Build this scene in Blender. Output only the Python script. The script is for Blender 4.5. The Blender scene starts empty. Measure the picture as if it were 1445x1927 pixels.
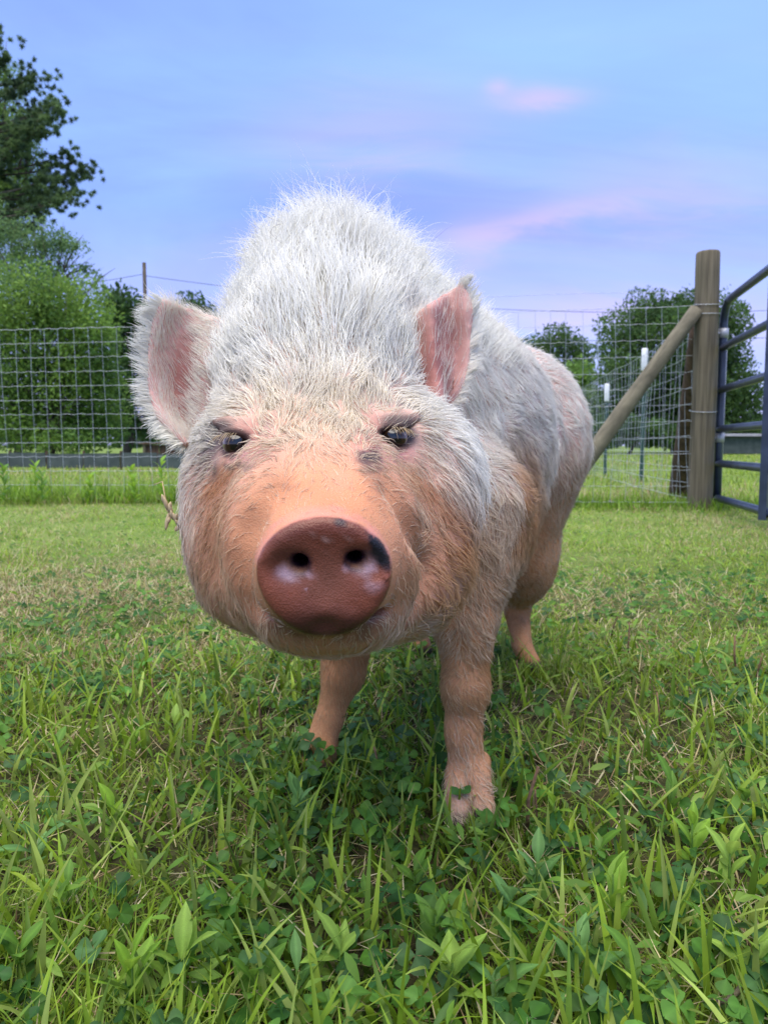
import bpy, math
import numpy as np
from mathutils import Vector, Matrix
R = math.radians
rng = np.random.default_rng(7)
scene = bpy.context.scene
COL = scene.collection

# ------------------------------------------------------------------ camera
F = 1402.0                       # focal length in photograph pixels (1445 x 1927)
CX, CY = 722.5, 963.5
TILT = R(5.1)
CAM = np.array([0.0, 0.0, 0.40])
FWD = np.array([0, math.cos(TILT), -math.sin(TILT)])
UP = np.array([0, math.sin(TILT), math.cos(TILT)])
cam_data = bpy.data.cameras.new('camera')
cam = bpy.data.objects.new('camera', cam_data)
COL.objects.link(cam)
cam.location = CAM
cam.rotation_euler = (R(90) - TILT, 0, 0)
cam_data.sensor_fit = 'VERTICAL'
cam_data.sensor_height = 36.0
cam_data.sensor_width = 27.0
cam_data.lens = 36.0 * F / 1927.0
cam_data.clip_start = 0.02
cam_data.clip_end = 2000
cam_data.dof.use_dof = True
cam_data.dof.focus_distance = 0.60
cam_data.dof.aperture_fstop = cam_data.lens / 1.7     # 1.7 mm iris, as on a telephone
scene.camera = cam

# ------------------------------------------------------------------ sky, sun, exposure
SUN_EL, SUN_AZ = R(76), R(205)      # azimuth from +Y clockwise: behind the camera, a little left
world = bpy.data.worlds.new('World')
scene.world = world
world.use_nodes = True
wn, wl = world.node_tree.nodes, world.node_tree.links
wn.clear()
def wnode(t, **k):
    n = wn.new(t)
    for a, b in k.items(): setattr(n, a, b)
    return n
sky = wnode('ShaderNodeTexSky', sky_type='NISHITA', sun_disc=False, sun_elevation=SUN_EL, sun_rotation=SUN_AZ)
sky.air_density = 1.2; sky.dust_density = 1.0; sky.ozone_density = 2.0
tc = wnode('ShaderNodeTexCoord')
sep = wnode('ShaderNodeSeparateXYZ'); wl.new(tc.outputs['Generated'], sep.inputs[0])
def wmath(op, a, b=None, clamp=False):
    n = wnode('ShaderNodeMath', operation=op, use_clamp=clamp)
    for i, v in enumerate((a, b)):
        if v is None: continue
        if isinstance(v, (int, float)): n.inputs[i].default_value = v
        else: wl.new(v, n.inputs[i])
    return n.outputs[0]
# project the view direction on a flat cloud deck
zc = wmath('ADD', wmath('MAXIMUM', sep.outputs[2], 0.0), 0.22)
comb = wnode('ShaderNodeCombineXYZ')
wl.new(wmath('DIVIDE', sep.outputs[0], zc), comb.inputs[0]); wl.new(wmath('DIVIDE', sep.outputs[1], zc), comb.inputs[1])
def cloud_noise(scale, loc, rot, scl, detail=5, rough=0.5, dist=0.3):
    mp = wnode('ShaderNodeMapping'); wl.new(comb.outputs[0], mp.inputs[0])
    mp.inputs['Location'].default_value = loc; mp.inputs['Rotation'].default_value = (0, 0, rot); mp.inputs['Scale'].default_value = scl
    n = wnode('ShaderNodeTexNoise'); wl.new(mp.outputs[0], n.inputs['Vector'])
    n.inputs['Scale'].default_value = scale; n.inputs['Detail'].default_value = detail
    n.inputs['Roughness'].default_value = rough; n.inputs['Distortion'].default_value = dist
    return n.outputs['Fac']
def wramp(fac, stops):
    r = wnode('ShaderNodeValToRGB'); wl.new(fac, r.inputs[0])
    cr = r.color_ramp
    while len(cr.elements) < len(stops): cr.elements.new(0.5)
    for e, (p, c) in zip(cr.elements, stops): e.position = p; e.color = (*c, 1)
    return r.outputs[0]
def wmix(fac, a, b):
    m = wnode('ShaderNodeMix', data_type='RGBA')
    for s, v in ((m.inputs['Factor'], fac), (m.inputs[6], a), (m.inputs[7], b)):
        if isinstance(v, (int, float)): s.default_value = v
        elif isinstance(v, tuple): s.default_value = (*v, 1)
        else: wl.new(v, s)
    return m.outputs[2]
SK = 10.0     # the node sky is physically bright, the background strength brings it down
def k(*c): return tuple(x * SK for x in c)
n1 = cloud_noise(1.25, (3.1, 1.7, 0), R(-18), (0.5, 1.1, 1), 6, 0.55, 0.5)
n2 = cloud_noise(1.5, (7.3, 4.4, 0), R(-25), (0.35, 1.2, 1), 6, 0.55, 0.6)
deck = wmix(wramp(n1, [(0.36, (0, 0, 0)), (0.66, (1, 1, 1))]), k(0.135, 0.205, 0.56), k(0.205, 0.35, 0.72))
low = wmix(wramp(wmath('MULTIPLY', sep.outputs[2], 2.6, True), [(0.0, (1, 1, 1)), (0.75, (0, 0, 0))]), deck, k(0.31, 0.33, 0.68))
pink = wmath('MULTIPLY', wramp(n2, [(0.50, (0, 0, 0)), (0.70, (1, 1, 1))]), wramp(wmath('MULTIPLY', sep.outputs[2], 2.0, True), [(0.05, (1, 1, 1)), (0.85, (0.15, 0.15, 0.15))]))
clouds = wmix(wmath('MULTIPLY', pink, 0.45), low, k(0.36, 0.30, 0.62))
# sunset-lit wisps hanging in the sky: a = sideways, e = upwards slope of the view direction
yy = wmath('MAXIMUM', sep.outputs[1], 0.05)
aa, ee = wmath('DIVIDE', sep.outputs[0], yy), wmath('DIVIDE', sep.outputs[2], yy)
n3 = cloud_noise(5.0, (1.3, 8.4, 0), R(-10), (0.6, 1.4, 1), 6, 0.6, 0.8)
def wisp(a0, e0, ha, he, tilt, amt, src):
    da, de = wmath('SUBTRACT', aa, a0), wmath('SUBTRACT', ee, e0)
    c, s = math.cos(tilt), math.sin(tilt)
    u = wmath('DIVIDE', wmath('ADD', wmath('MULTIPLY', da, c), wmath('MULTIPLY', de, s)), ha)
    v = wmath('DIVIDE', wmath('SUBTRACT', wmath('MULTIPLY', de, c), wmath('MULTIPLY', da, s)), he)
    v = wmath('ADD', v, wmath('MULTIPLY', wmath('SUBTRACT', n3, 0.5), 2.6))
    r2 = wmath('ADD', wmath('MULTIPLY', u, u), wmath('MULTIPLY', v, v))
    m = wmath('MULTIPLY', wmath('EXPONENT', wmath('MULTIPLY', r2, -1.0)), amt)
    m = wmath('MULTIPLY', m, wmath('ADD', wmath('MULTIPLY', n3, 1.4), 0.2), True)
    return wmix(m, src, k(0.47, 0.33, 0.62))
for w_ in ((0.20, 0.445, 0.055, 0.014, 0.05, 0.6), (0.145, 0.457, 0.016, 0.010, 0.1, 0.5), (0.20, 0.295, 0.11, 0.016, 0.22, 0.5), (0.11, 0.26, 0.05, 0.035, 0.3, 0.4), (0.36, 0.33, 0.20, 0.05, 0.05, 0.30), (-0.02, 0.40, 0.16, 0.06, 0.1, 0.28), (0.30, 0.17, 0.2, 0.03, 0.0, 0.5)):
    clouds = wisp(*w_, clouds)
skymix = wmix(0.82, sky.outputs[0], clouds)
bg = wnode('ShaderNodeBackground'); bg.inputs['Strength'].default_value = 0.078
wl.new(skymix, bg.inputs['Color'])
wo = wnode('ShaderNodeOutputWorld'); wl.new(bg.outputs[0], wo.inputs[0])

sd = bpy.data.lights.new('sun', 'SUN')
sd.energy = 2.3
sd.angle = R(70)
sd.color = (1.0, 0.92, 0.79)
sun = bpy.data.objects.new('sun', sd); COL.objects.link(sun)
sdir = Vector((math.sin(SUN_AZ) * math.cos(SUN_EL), math.cos(SUN_AZ) * math.cos(SUN_EL), math.sin(SUN_EL)))
sun.rotation_euler = sdir.to_track_quat('Z', 'Y').to_euler()
sun.location = (0, -3, 6)
scene.view_settings.view_transform = 'Standard'
scene.view_settings.look = 'None'
scene.view_settings.gamma = 1.0
scene.view_settings.use_curve_mapping = False
scene.view_settings.exposure = 1.4
scene.cycles.max_bounces = 8
scene.cycles.transparent_max_bounces = 12
scene.cycles.use_denoising = True

# ------------------------------------------------------------------ helpers
def P(px, py, d):
    """point seen at photograph pixel (px, py), d metres along the optical axis"""
    a = np.array([(px - CX) / F * d, 0, 0])
    return CAM + FWD * d + a + UP * ((CY - py) / F * d)
def proj(v):
    q = v - CAM
    d = q @ FWD
    return CX + q[:, 0] / d * F, CY - (q @ UP) / d * F, d
def unit(v, axis=-1):
    return v / np.maximum(np.linalg.norm(v, axis=axis, keepdims=True), 1e-9)
def sstep(a, b, x):
    t = np.clip((x - a) / (b - a), 0, 1)
    return t * t * (3 - 2 * t)
class Noise3:
    """cheap smooth value noise on numpy arrays"""
    def __init__(s, seed):
        s.t = np.random.default_rng(seed).random((64, 64, 64)).astype(np.float32)
    def __call__(s, p):
        p = np.asarray(p); i = np.floor(p).astype(int); f = p - i; f = f * f * (3 - 2 * f)
        o = 0
        for a in (0, 1):
            for b in (0, 1):
                for c in (0, 1):
                    w = (f[..., 0] if a else 1 - f[..., 0]) * (f[..., 1] if b else 1 - f[..., 1]) * (f[..., 2] if c else 1 - f[..., 2])
                    o = o + w * s.t[(i[..., 0] + a) & 63, (i[..., 1] + b) & 63, (i[..., 2] + c) & 63]
        return o * 2 - 1
NZ = Noise3(3); NZ2 = Noise3(11); NZ3 = Noise3(23)

def mesh_from(name, v, faces, mat=None, col=None, smooth=True):
    """faces: array (n,3) or (n,4), or list of such arrays"""
    v = np.asarray(v, np.float32)
    fl = faces if isinstance(faces, list) else [faces]
    me = bpy.data.meshes.new(name)
    me.vertices.add(len(v)); me.vertices.foreach_set('co', v.ravel())
    idx = np.concatenate([np.asarray(f, np.int32).ravel() for f in fl])
    tot = np.concatenate([np.full(len(f), np.asarray(f).shape[1], np.int32) for f in fl])
    me.loops.add(len(idx)); me.loops.foreach_set('vertex_index', idx)
    me.polygons.add(len(tot))
    st = np.zeros(len(tot), np.int32); st[1:] = np.cumsum(tot)[:-1]
    me.polygons.foreach_set('loop_start', st)
    try: me.polygons.foreach_set('loop_total', tot)
    except Exception: pass
    me.polygons.foreach_set('use_smooth', np.full(len(tot), smooth))
    me.update(calc_edges=True); me.validate()
    if col is not None:
        c = np.ones((len(v), 4), np.float32); c[:, :3] = col
        a = me.attributes.new('col', 'FLOAT_COLOR', 'POINT'); a.data.foreach_set('color', c.ravel())
    if mat: me.materials.append(mat)
    return me
def link(name, data, parent=None, loc=None):
    o = bpy.data.objects.new(name, data); COL.objects.link(o)
    if parent: o.parent = parent
    if loc is not None: o.location = loc
    return o
def thing(name, label, cat, loc=(0, 0, 0), group=None, rz=0.0):
    o = link(name, None, None, loc); o.rotation_euler[2] = rz; o.empty_display_size = 0.1
    return tag(o, label, cat, group)
def tag(o, label=None, cat=None, group=None, kind=None):
    if label: o['label'] = label
    if cat: o['category'] = cat
    if group: o['group'] = group
    if kind: o['kind'] = kind
    return o
def tube(points, radii, sides=8, caps=True):
    """a tube through the points; returns verts, [quads, tris]"""
    p = np.asarray(points, float); n = len(p)
    r = np.full(n, radii, float) if np.isscalar(radii) else np.asarray(radii, float)
    t = np.gradient(p, axis=0); t = unit(t)
    ref = np.array([0, 0, 1.0]) if abs(t[0][2]) < 0.9 else np.array([0, 1.0, 0])
    a = unit(np.cross(t, ref)); b = np.cross(t, a)
    th = np.arange(sides) / sides * 2 * np.pi
    v = p[:, None, :] + r[:, None, None] * (np.cos(th)[None, :, None] * a[:, None, :] + np.sin(th)[None, :, None] * b[:, None, :])
    v = v.reshape(-1, 3)
    i = np.arange(n - 1)[:, None] * sides; j = np.arange(sides)[None, :]; j2 = (j + 1) % sides
    q = np.stack([i + j, i + j2, i + sides + j2, i + sides + j], -1).reshape(-1, 4)
    fl = [q]
    if caps:
        m = len(v); v = np.vstack([v, p[0], p[-1]])
        jj = np.arange(sides)
        t1 = np.stack([np.full(sides, m), (jj + 1) % sides, jj], -1)
        o = (n - 1) * sides
        t2 = np.stack([np.full(sides, m + 1), o + jj, o + (jj + 1) % sides], -1)
        fl.append(np.vstack([t1, t2]))
    return v, fl
def merge(parts):
    """parts: list of (verts, [face arrays], colour or None)"""
    V, Q, T, C, o = [], [], [], [], 0
    for v, fl, c in parts:
        V.append(v)
        for f in fl:
            (Q if f.shape[1] == 4 else T).append(f + o)
        cc = np.zeros((len(v), 3)); cc[:] = c if c is not None else 0.5
        C.append(cc); o += len(v)
    fl = []
    if Q: fl.append(np.vstack(Q))
    if T: fl.append(np.vstack(T))
    return np.vstack(V), fl, np.vstack(C)

# ------------------------------------------------------------------ materials
def new_mat(name):
    m = bpy.data.materials.new(name); m.use_nodes = True
    m.node_tree.nodes.clear()
    return m, m.node_tree.nodes, m.node_tree.links
def noise_mat(name, c1, c2, scale=20, rough=0.7, stretch=(1, 1, 1), metallic=0.0, bump=0.15, spec=0.5, detail=6, c3=None):
    m, n, l = new_mat(name)
    o = n.new('ShaderNodeOutputMaterial'); b = n.new('ShaderNodeBsdfPrincipled'); l.new(b.outputs[0], o.inputs[0])
    t = n.new('ShaderNodeTexCoord'); mp = n.new('ShaderNodeMapping'); mp.inputs['Scale'].default_value = stretch
    l.new(t.outputs['Object'], mp.inputs[0])
    x = n.new('ShaderNodeTexNoise'); x.inputs['Scale'].default_value = scale; x.inputs['Detail'].default_value = detail; l.new(mp.outputs[0], x.inputs['Vector'])
    r = n.new('ShaderNodeValToRGB'); l.new(x.outputs['Fac'], r.inputs[0])
    r.color_ramp.elements[0].position = 0.33; r.color_ramp.elements[0].color = (*c1, 1)
    r.color_ramp.elements[1].position = 0.68; r.color_ramp.elements[1].color = (*c2, 1)
    if c3:
        e = r.color_ramp.elements.new(0.5); e.color = (*c3, 1)
    l.new(r.outputs[0], b.inputs['Base Color'])
    b.inputs['Roughness'].default_value = rough; b.inputs['Metallic'].default_value = metallic
    b.inputs['Specular IOR Level'].default_value = spec
    bp = n.new('ShaderNodeBump'); bp.inputs['Strength'].default_value = bump; bp.inputs['Distance'].default_value = 0.01
    l.new(x.outputs['Fac'], bp.inputs['Height']); l.new(bp.outputs[0], b.inputs['Normal'])
    return m
def leaf_mat(name, rough=0.48, trans=0.40, spec=0.22, bump_scale=0, lo=0.7, hi=1.3):
    m, n, l = new_mat(name)
    o = n.new('ShaderNodeOutputMaterial'); b = n.new('ShaderNodeBsdfPrincipled')
    a = n.new('ShaderNodeAttribute'); a.attribute_name = 'col'
    tc_ = n.new('ShaderNodeTexCoord'); x = n.new('ShaderNodeTexNoise'); x.inputs['Scale'].default_value = 60 if not bump_scale else bump_scale
    l.new(tc_.outputs['Object'], x.inputs['Vector'])
    hs = n.new('ShaderNodeHueSaturation'); l.new(a.outputs['Color'], hs.inputs['Color'])
    mr = n.new('ShaderNodeMapRange'); mr.inputs[3].default_value = lo; mr.inputs[4].default_value = hi; l.new(x.outputs['Fac'], mr.inputs[0]); l.new(mr.outputs[0], hs.inputs['Value'])
    l.new(hs.outputs[0], b.inputs['Base Color'])
    b.inputs['Roughness'].default_value = rough; b.inputs['Specular IOR Level'].default_value = spec
    t = n.new('ShaderNodeBsdfTranslucent')
    hs2 = n.new('ShaderNodeHueSaturation'); hs2.inputs['Hue'].default_value = 0.485; hs2.inputs['Value'].default_value = 1.5; l.new(hs.outputs[0], hs2.inputs['Color']); l.new(hs2.outputs[0], t.inputs['Color'])
    mx = n.new('ShaderNodeMixShader'); mx.inputs[0].default_value = trans
    l.new(b.outputs[0], mx.inputs[1]); l.new(t.outputs[0], mx.inputs[2]); l.new(mx.outputs[0], o.inputs[0])
    return m
M_LEAF = leaf_mat('foliage')
M_TREE = leaf_mat('tree_foliage', 0.6, 0.40, 0.2, 0.8, 0.9, 1.8)
M_STRAW = leaf_mat('dry_straw', 0.75, 0.2, 0.15)
M_BARK = noise_mat('bark', (0.035, 0.028, 0.022), (0.09, 0.075, 0.06), 12, 0.9, (1, 1, 0.2))
M_POST = noise_mat('weathered_post', (0.085, 0.07, 0.045), (0.19, 0.16, 0.105), 26, 0.9, (2.2, 2.2, 0.10), c3=(0.14, 0.118, 0.075), bump=1.0, detail=10)
M_BRACE = noise_mat('round_brace_wood', (0.11, 0.098, 0.066), (0.22, 0.195, 0.13), 16, 0.9, (0.5, 2.5, 0.5), bump=0.8, detail=10)
M_BROWNWOOD = noise_mat('brown_stained_wood', (0.05, 0.028, 0.018), (0.13, 0.075, 0.045), 9, 0.85, (3, 3, 0.3))
M_WIRE = noise_mat('galvanised_wire', (0.34, 0.37, 0.40), (0.55, 0.58, 0.62), 40, 0.45, metallic=0.3, bump=0.0)
M_GATE = noise_mat('blue_gate_paint', (0.020, 0.031, 0.06), (0.040, 0.058, 0.105), 14, 0.32, bump=0.05, spec=0.6)
M_GALV = noise_mat('grey_pipe', (0.32, 0.33, 0.36), (0.46, 0.47, 0.50), 14, 0.5, metallic=0.4, bump=0.05)
M_TPOST = noise_mat('green_steel_post', (0.015, 0.05, 0.04), (0.03, 0.08, 0.06), 18, 0.6)
M_CAP = noise_mat('white_plastic_cap', (0.72, 0.74, 0.76), (0.85, 0.86, 0.87), 8, 0.5, bump=0.0)
M_DARKGREY = noise_mat('dark_matt_grey', (0.045, 0.062, 0.058), (0.08, 0.10, 0.095), 5, 0.9)
M_ROOF = noise_mat('pale_sheet_roof', (0.32, 0.30, 0.34), (0.45, 0.43, 0.47), 4, 0.6)
M_EARTH = None

# ------------------------------------------------------------------ ground
def ground_mat():
    m, n, l = new_mat('pasture_soil')
    o = n.new('ShaderNodeOutputMaterial'); b = n.new('ShaderNodeBsdfPrincipled'); l.new(b.outputs[0], o.inputs[0])
    t = n.new('ShaderNodeTexCoord')
    a = n.new('ShaderNodeTexNoise'); a.inputs['Scale'].default_value = 55; a.inputs['Detail'].default_value = 8; l.new(t.outputs['Object'], a.inputs['Vector'])
    r = n.new('ShaderNodeValToRGB'); l.new(a.outputs['Fac'], r.inputs[0])
    for e, (p, c) in zip(r.color_ramp.elements, ((0.35, (0.03, 0.024, 0.012)), (0.7, (0.09, 0.095, 0.035)))): e.position = p; e.color = (*c, 1)
    # beyond the built blades the sward itself: green pasture
    g = n.new('ShaderNodeTexNoise'); g.inputs['Scale'].default_value = 3.5; g.inputs['Detail'].default_value = 10; g.inputs['Roughness'].default_value = 0.7; l.new(t.outputs['Object'], g.inputs['Vector'])
    gr = n.new('ShaderNodeValToRGB'); l.new(g.outputs['Fac'], gr.inputs[0])
    for e, (p, c) in zip(gr.color_ramp.elements, ((0.3, (0.08, 0.14, 0.025)), (0.72, (0.21, 0.27, 0.07)))): e.position = p; e.color = (*c, 1)
    sx = n.new('ShaderNodeSeparateXYZ'); l.new(t.outputs['Object'], sx.inputs[0])
    mr = n.new('ShaderNodeMapRange'); mr.inputs[1].default_value = 1.2; mr.inputs[2].default_value = 3.2; l.new(sx.outputs[1], mr.inputs[0])
    mx = n.new('ShaderNodeMix'); mx.data_type = 'RGBA'; l.new(mr.outputs[0], mx.inputs['Factor']); l.new(r.outputs[0], mx.inputs[6]); l.new(gr.outputs[0], mx.inputs[7])
    l.new(mx.outputs[2], b.inputs['Base Color']); b.inputs['Roughness'].default_value = 0.95; b.inputs['Specular IOR Level'].default_value = 0.1
    bp = n.new('ShaderNodeBump'); bp.inputs['Distance'].default_value = 0.02; bp.inputs['Strength'].default_value = 0.7; l.new(a.outputs['Fac'], bp.inputs['Height']); l.new(bp.outputs[0], b.inputs['Normal'])
    return m
def ground_z(x, y):
    p = np.stack([np.asarray(x, float), np.asarray(y, float), np.zeros_like(np.asarray(x, float))], -1)
    amp = np.clip((p[..., 1] - 1.6) / 4, 0, 1)
    return 0.006 * NZ(p * 6) * (1 - amp) + 0.03 * amp * NZ(p * 0.7 + 5) - 0.006
gx = np.concatenate([-np.geomspace(900, 1.6, 34), np.linspace(-1.5, 1.5, 61), np.geomspace(1.6, 900, 34)])
gy = np.concatenate([-np.geomspace(300, 0.6, 16), np.linspace(-0.5, 3, 71), np.geomspace(3.1, 1500, 60)])
GX, GY = np.meshgrid(gx, gy, indexing='ij')
gv = np.stack([GX, GY, ground_z(GX, GY)], -1).reshape(-1, 3)
nyg = len(gy)
ii, jj = np.meshgrid(np.arange(len(gx) - 1), np.arange(nyg - 1), indexing='ij')
a_ = (ii * nyg + jj).ravel()
gq = np.stack([a_, a_ + nyg, a_ + nyg + 1, a_ + 1], -1)
ground = link('ground', mesh_from('ground', gv, gq, ground_mat()))
tag(ground, 'grassy pasture ground reaching the tree line', None, kind='structure')

# ------------------------------------------------------------------ trees
def instance(tv, tf, mats, locs, cols=None):
    """copies of one small leaf template as one mesh: tv (k,3), tf (m,3|4), mats (n,3,3), locs (n,3)"""
    n, kk = len(locs), len(tv)
    v = np.einsum('nij,kj->nki', mats, tv) + locs[:, None, :]
    f = (tf[None] + (np.arange(n) * kk)[:, None, None]).reshape(-1, tf.shape[1])
    c = None if cols is None else np.repeat(cols, kk, axis=0)
    return v.reshape(-1, 3), f, c
def rand_rot(n, tilt=1.0):
    a = rng.random(n) * 2 * np.pi; t = np.arccos(1 - rng.random(n) * 2) * tilt; g = rng.random(n) * 2 * np.pi
    def rz(x):
        o = np.zeros((len(x), 3, 3)); o[:, 0, 0] = np.cos(x); o[:, 0, 1] = -np.sin(x); o[:, 1, 0] = np.sin(x); o[:, 1, 1] = np.cos(x); o[:, 2, 2] = 1; return o
    def rx(x):
        o = np.zeros((len(x), 3, 3)); o[:, 1, 1] = np.cos(x); o[:, 1, 2] = -np.sin(x); o[:, 2, 1] = np.sin(x); o[:, 2, 2] = np.cos(x); o[:, 0, 0] = 1; return o
    return rz(a) @ rx(t) @ rz(g)
LEAFT = np.array([[0, -1, 0], [.42, -.15, .10], [0, 1, 0], [-.42, -.15, .10]], float)     # a folded kite
LEAFF = np.array([[0, 1, 2], [0, 2, 3]])
NEEDT = np.array([[-.05, 0, 0], [.05, 0, 0], [0, 1.0, 0]], float)
NEEDF = np.array([[0, 1, 2]])
def G(px, d):
    """ground position under pixel column px at distance d"""
    return np.array([(px - CX) / F * d, d, 0.0])
def leafy_tree(name, label, px, d, lumps, n, size, c_dark, c_light, trunk_r=.22, group=None, extra_limbs=(), shell=.55, cat='tree', gap=.15, droop=0):
    """lumps: (px, py, r metres, squash) clumps of the crown; each gets a limb and its share of leaves"""
    base = G(px, d); base[2] = -.05
    root = thing(name, label, cat, base, group)
    C = np.array([P(x, y, d) + np.array([0, rng.uniform(-.6, .6) * r, 0]) for x, y, r, s in lumps]) ; Rr = np.array([l[2] for l in lumps]); Sq = np.array([l[3] for l in lumps])
    cen = C.mean(0); top = C[:, 2].max()
    parts = []
    fork = base + (cen - base) * np.array([.6, .6, 0]) ; fork[2] = max(.6, (C[:, 2].min() * .55 + cen[2] * .45) * .7)
    mid = base * .5 + fork * .5 + np.array([rng.normal() * .1, 0, 0])
    tv, tf = tube([base - base, mid - base, fork - base, (fork + cen) / 2 - base, cen - base], [trunk_r, trunk_r * .8, trunk_r * .65, trunk_r * .4, trunk_r * .15], 8)
    link('trunk', mesh_from('trunk', tv, tf, M_BARK), root)
    limbs = []
    for c, r in zip(C, Rr):
        st = fork + (cen - fork) * rng.uniform(0, .8)
        m_ = (st + c) / 2 + np.array([0, 0, -.12 * np.linalg.norm(c - st)]) + rng.normal(size=3) * .1
        v, f = tube([st - base, m_ - base, c - base, c - base + (c - st) * .25], [trunk_r * .38, trunk_r * .24, trunk_r * .12, trunk_r * .03], 5)
        one = [(v, f, None)]
        for _ in range(3):
            e = c + unit(rng.normal(size=3)) * r * .9
            v, f = tube([m_ - base, (m_ * .4 + e * .6) - base + rng.normal(size=3) * .05 * r, e - base], [trunk_r * .14, trunk_r * .08, trunk_r * .02], 4)
            one.append((v, f, None))
        v, f, _ = merge(one)
        link('limb', mesh_from('limb', v, f, M_BARK), root)
    wts = Rr ** 2 * Sq; wts = wts / wts.sum()
    k_ = rng.choice(len(C), n, p=wts)
    u = unit(rng.normal(size=(n, 3)))
    rad = 1 - shell * rng.random(n) ** 1.4
    nn_ = NZ(u * 2.2 + k_[:, None] * 5.3) * .28 + NZ2(u * 5 + k_[:, None] * 3.1) * .20
    pos = C[k_] + u * (Rr[k_] * (rad + nn_))[:, None] * np.stack([np.ones(n), np.ones(n), Sq[k_]], 1)
    dens = NZ3(pos * (1.1 / max(Rr.mean(), .3)) * 2.0)
    keep = (dens > -1 + gap * 2.0 + rng.normal(size=n) * .15) & (pos[:, 2] > .1)
    pos = pos[keep]; k_ = k_[keep]; m = len(pos)
    if droop: pos[:, 2] -= droop * rng.random(m) ** 2
    sz = size * rng.uniform(.6, 1.4, m)
    mats = rand_rot(m, .75) * sz[:, None, None]
    tone = np.clip(.5 + .55 * NZ2(pos * 1.3) + .25 * rng.normal(size=m), 0, 1)[:, None]
    cols = np.array(c_dark) * (1 - tone) + np.array(c_light) * tone
    cols *= rng.uniform(.8, 1.2, m)[:, None]
    v, f, c = instance(LEAFT, LEAFF, mats, pos - base, cols)
    link('crown', mesh_from('crown', v, f, M_TREE, c, False), root)
    return root
DKG, MDG, LTG = (.028, .062, .020), (.065, .125, .032), (.11, .20, .04)
# right: broad round tree, smaller tree beside it, pale tree between them
leafy_tree('broadleaf_tree', 'broad dark round-crowned tree behind the wooden gate post', 1270, 38,
           [(1180, 640, 1.7, 1), (1235, 590, 1.5, .9), (1300, 590, 1.5, .9), (1355, 610, 1.4, 1), (1265, 670, 2.4, 1), (1375, 680, 1.6, 1), (1160, 720, 1.7, 1), (1240, 750, 2.3, .9),
            (1330, 750, 2.3, .9), (1395, 750, 1.6, .9), (1150, 790, 1.5, .7), (1390, 800, 1.4, .6), (1290, 810, 1.8, .6)], 52000, .105, DKG, MDG, .32, gap=.03, shell=.75)
leafy_tree('distant_tree', 'distant rounded tree showing just above the back of the pig', 1040, 62,
           [(1010, 660, 1.7, .8), (1050, 645, 1.7, .8), (1085, 670, 1.5, .9), (1030, 700, 2.2, .8), (1080, 720, 2.0, .9), (990, 690, 1.8, .9), (1040, 760, 2.6, .9)], 15000, .15, (.035, .07, .025), MDG, .3, gap=.06, shell=.8)
leafy_tree('pale_tree', 'pale yellow-green young tree next to the broad dark tree', 1088, 44,
           [(1092, 710, 1.0, 1.1), (1078, 750, 1.0, 1), (1105, 760, 1.0, 1), (1090, 800, 1.3, .9), (1070, 810, 1.0, .8)], 4200, .16, (.07, .13, .03), (.13, .23, .05), .12, gap=.05, shell=.8)
leafy_tree('hedge_bush', 'dark bush under the broad tree near the low shed', 1180, 33,
           [(1130, 815, .8, .8), (1180, 810, .9, .8), (1230, 815, .9, .7), (1290, 818, .9, .7)], 5200, .11, DKG, MDG, .08, cat='bush', gap=.06, shell=.8)
# left: row of trees behind the fence
leafy_tree('thicket_tree', 'dense green low-branched tree behind the wire fence', 90, 17,
           [(20, 600, 1.0, 1), (90, 585, 1.0, 1), (150, 590, .9, 1), (185, 640, .75, 1.1), (60, 680, 1.2, 1), (140, 690, 1.1, 1), (195, 720, .6, 1.2), (30, 760, 1.0, .9), (110, 770, 1.1, .9), (180, 790, .8, .9), (-40, 700, 1.1, 1.1),
            (40, 820, .9, .5), (130, 825, .9, .5)], 42000, .05, (.045, .10, .022), (.14, .235, .045), .14, gap=.10, shell=.75)
leafy_tree('airy_tree', 'airy loose-leaved tree rising above the dense thicket', 34, 21,
           [(20, 470, 1.0, .8), (70, 450, .9, .8), (115, 455, .6, .7), (40, 530, 1.0, .8), (100, 510, .8, .7), (150, 465, .45, .5), (155, 500, .4, .5), (130, 540, .5, .6), (-20, 440, 1.0, 1), (190, 525, .22, .7)], 15000, .045, (.045, .10, .04), (.12, .20, .07), .13, gap=.30, shell=.95, droop=.15)
leafy_tree('domed_tree', 'dark domed tree beside the thin utility pole', 238, 32,
           [(238, 580, 1.0, .9), (215, 610, .9, 1), (262, 605, .9, 1), (240, 660, 1.3, 1.2), (235, 740, 1.3, 1.2), (255, 800, 1.2, .8)], 7000, .13, DKG, (.05, .10, .03), .2, gap=.06, shell=.8)
leafy_tree('small_dark_tree', 'small dark tree crown just behind the pig\'s hairy ear', 372, 36,
           [(345, 600, 1.0, 1), (372, 590, 1.0, .9), (398, 610, .9, .9), (365, 660, 1.5, 1), (400, 690, 1.4, 1), (350, 740, 1.6, 1)], 6000, .14, DKG, (.05, .10, .03), .2, gap=.08, shell=.8)
leafy_tree('lush_tree', 'tall leafy tree mixed in behind the dark pine', -30, 27,
           [(-20, 190, 1.2, 1), (10, 250, 1.0, 1), (30, 310, 1.1, .9), (55, 280, .7, .8), (10, 360, 1.2, 1), (55, 370, .8, .8), (-60, 260, 1.4, 1), (-70, 380, 1.4, 1), (30, 430, 1.0, .8), (60, 240, .6, .8), (5, 140, .7, 1)], 30000, .052, (.045, .10, .03), (.14, .23, .05), .25, gap=.2, shell=.9)
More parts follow.
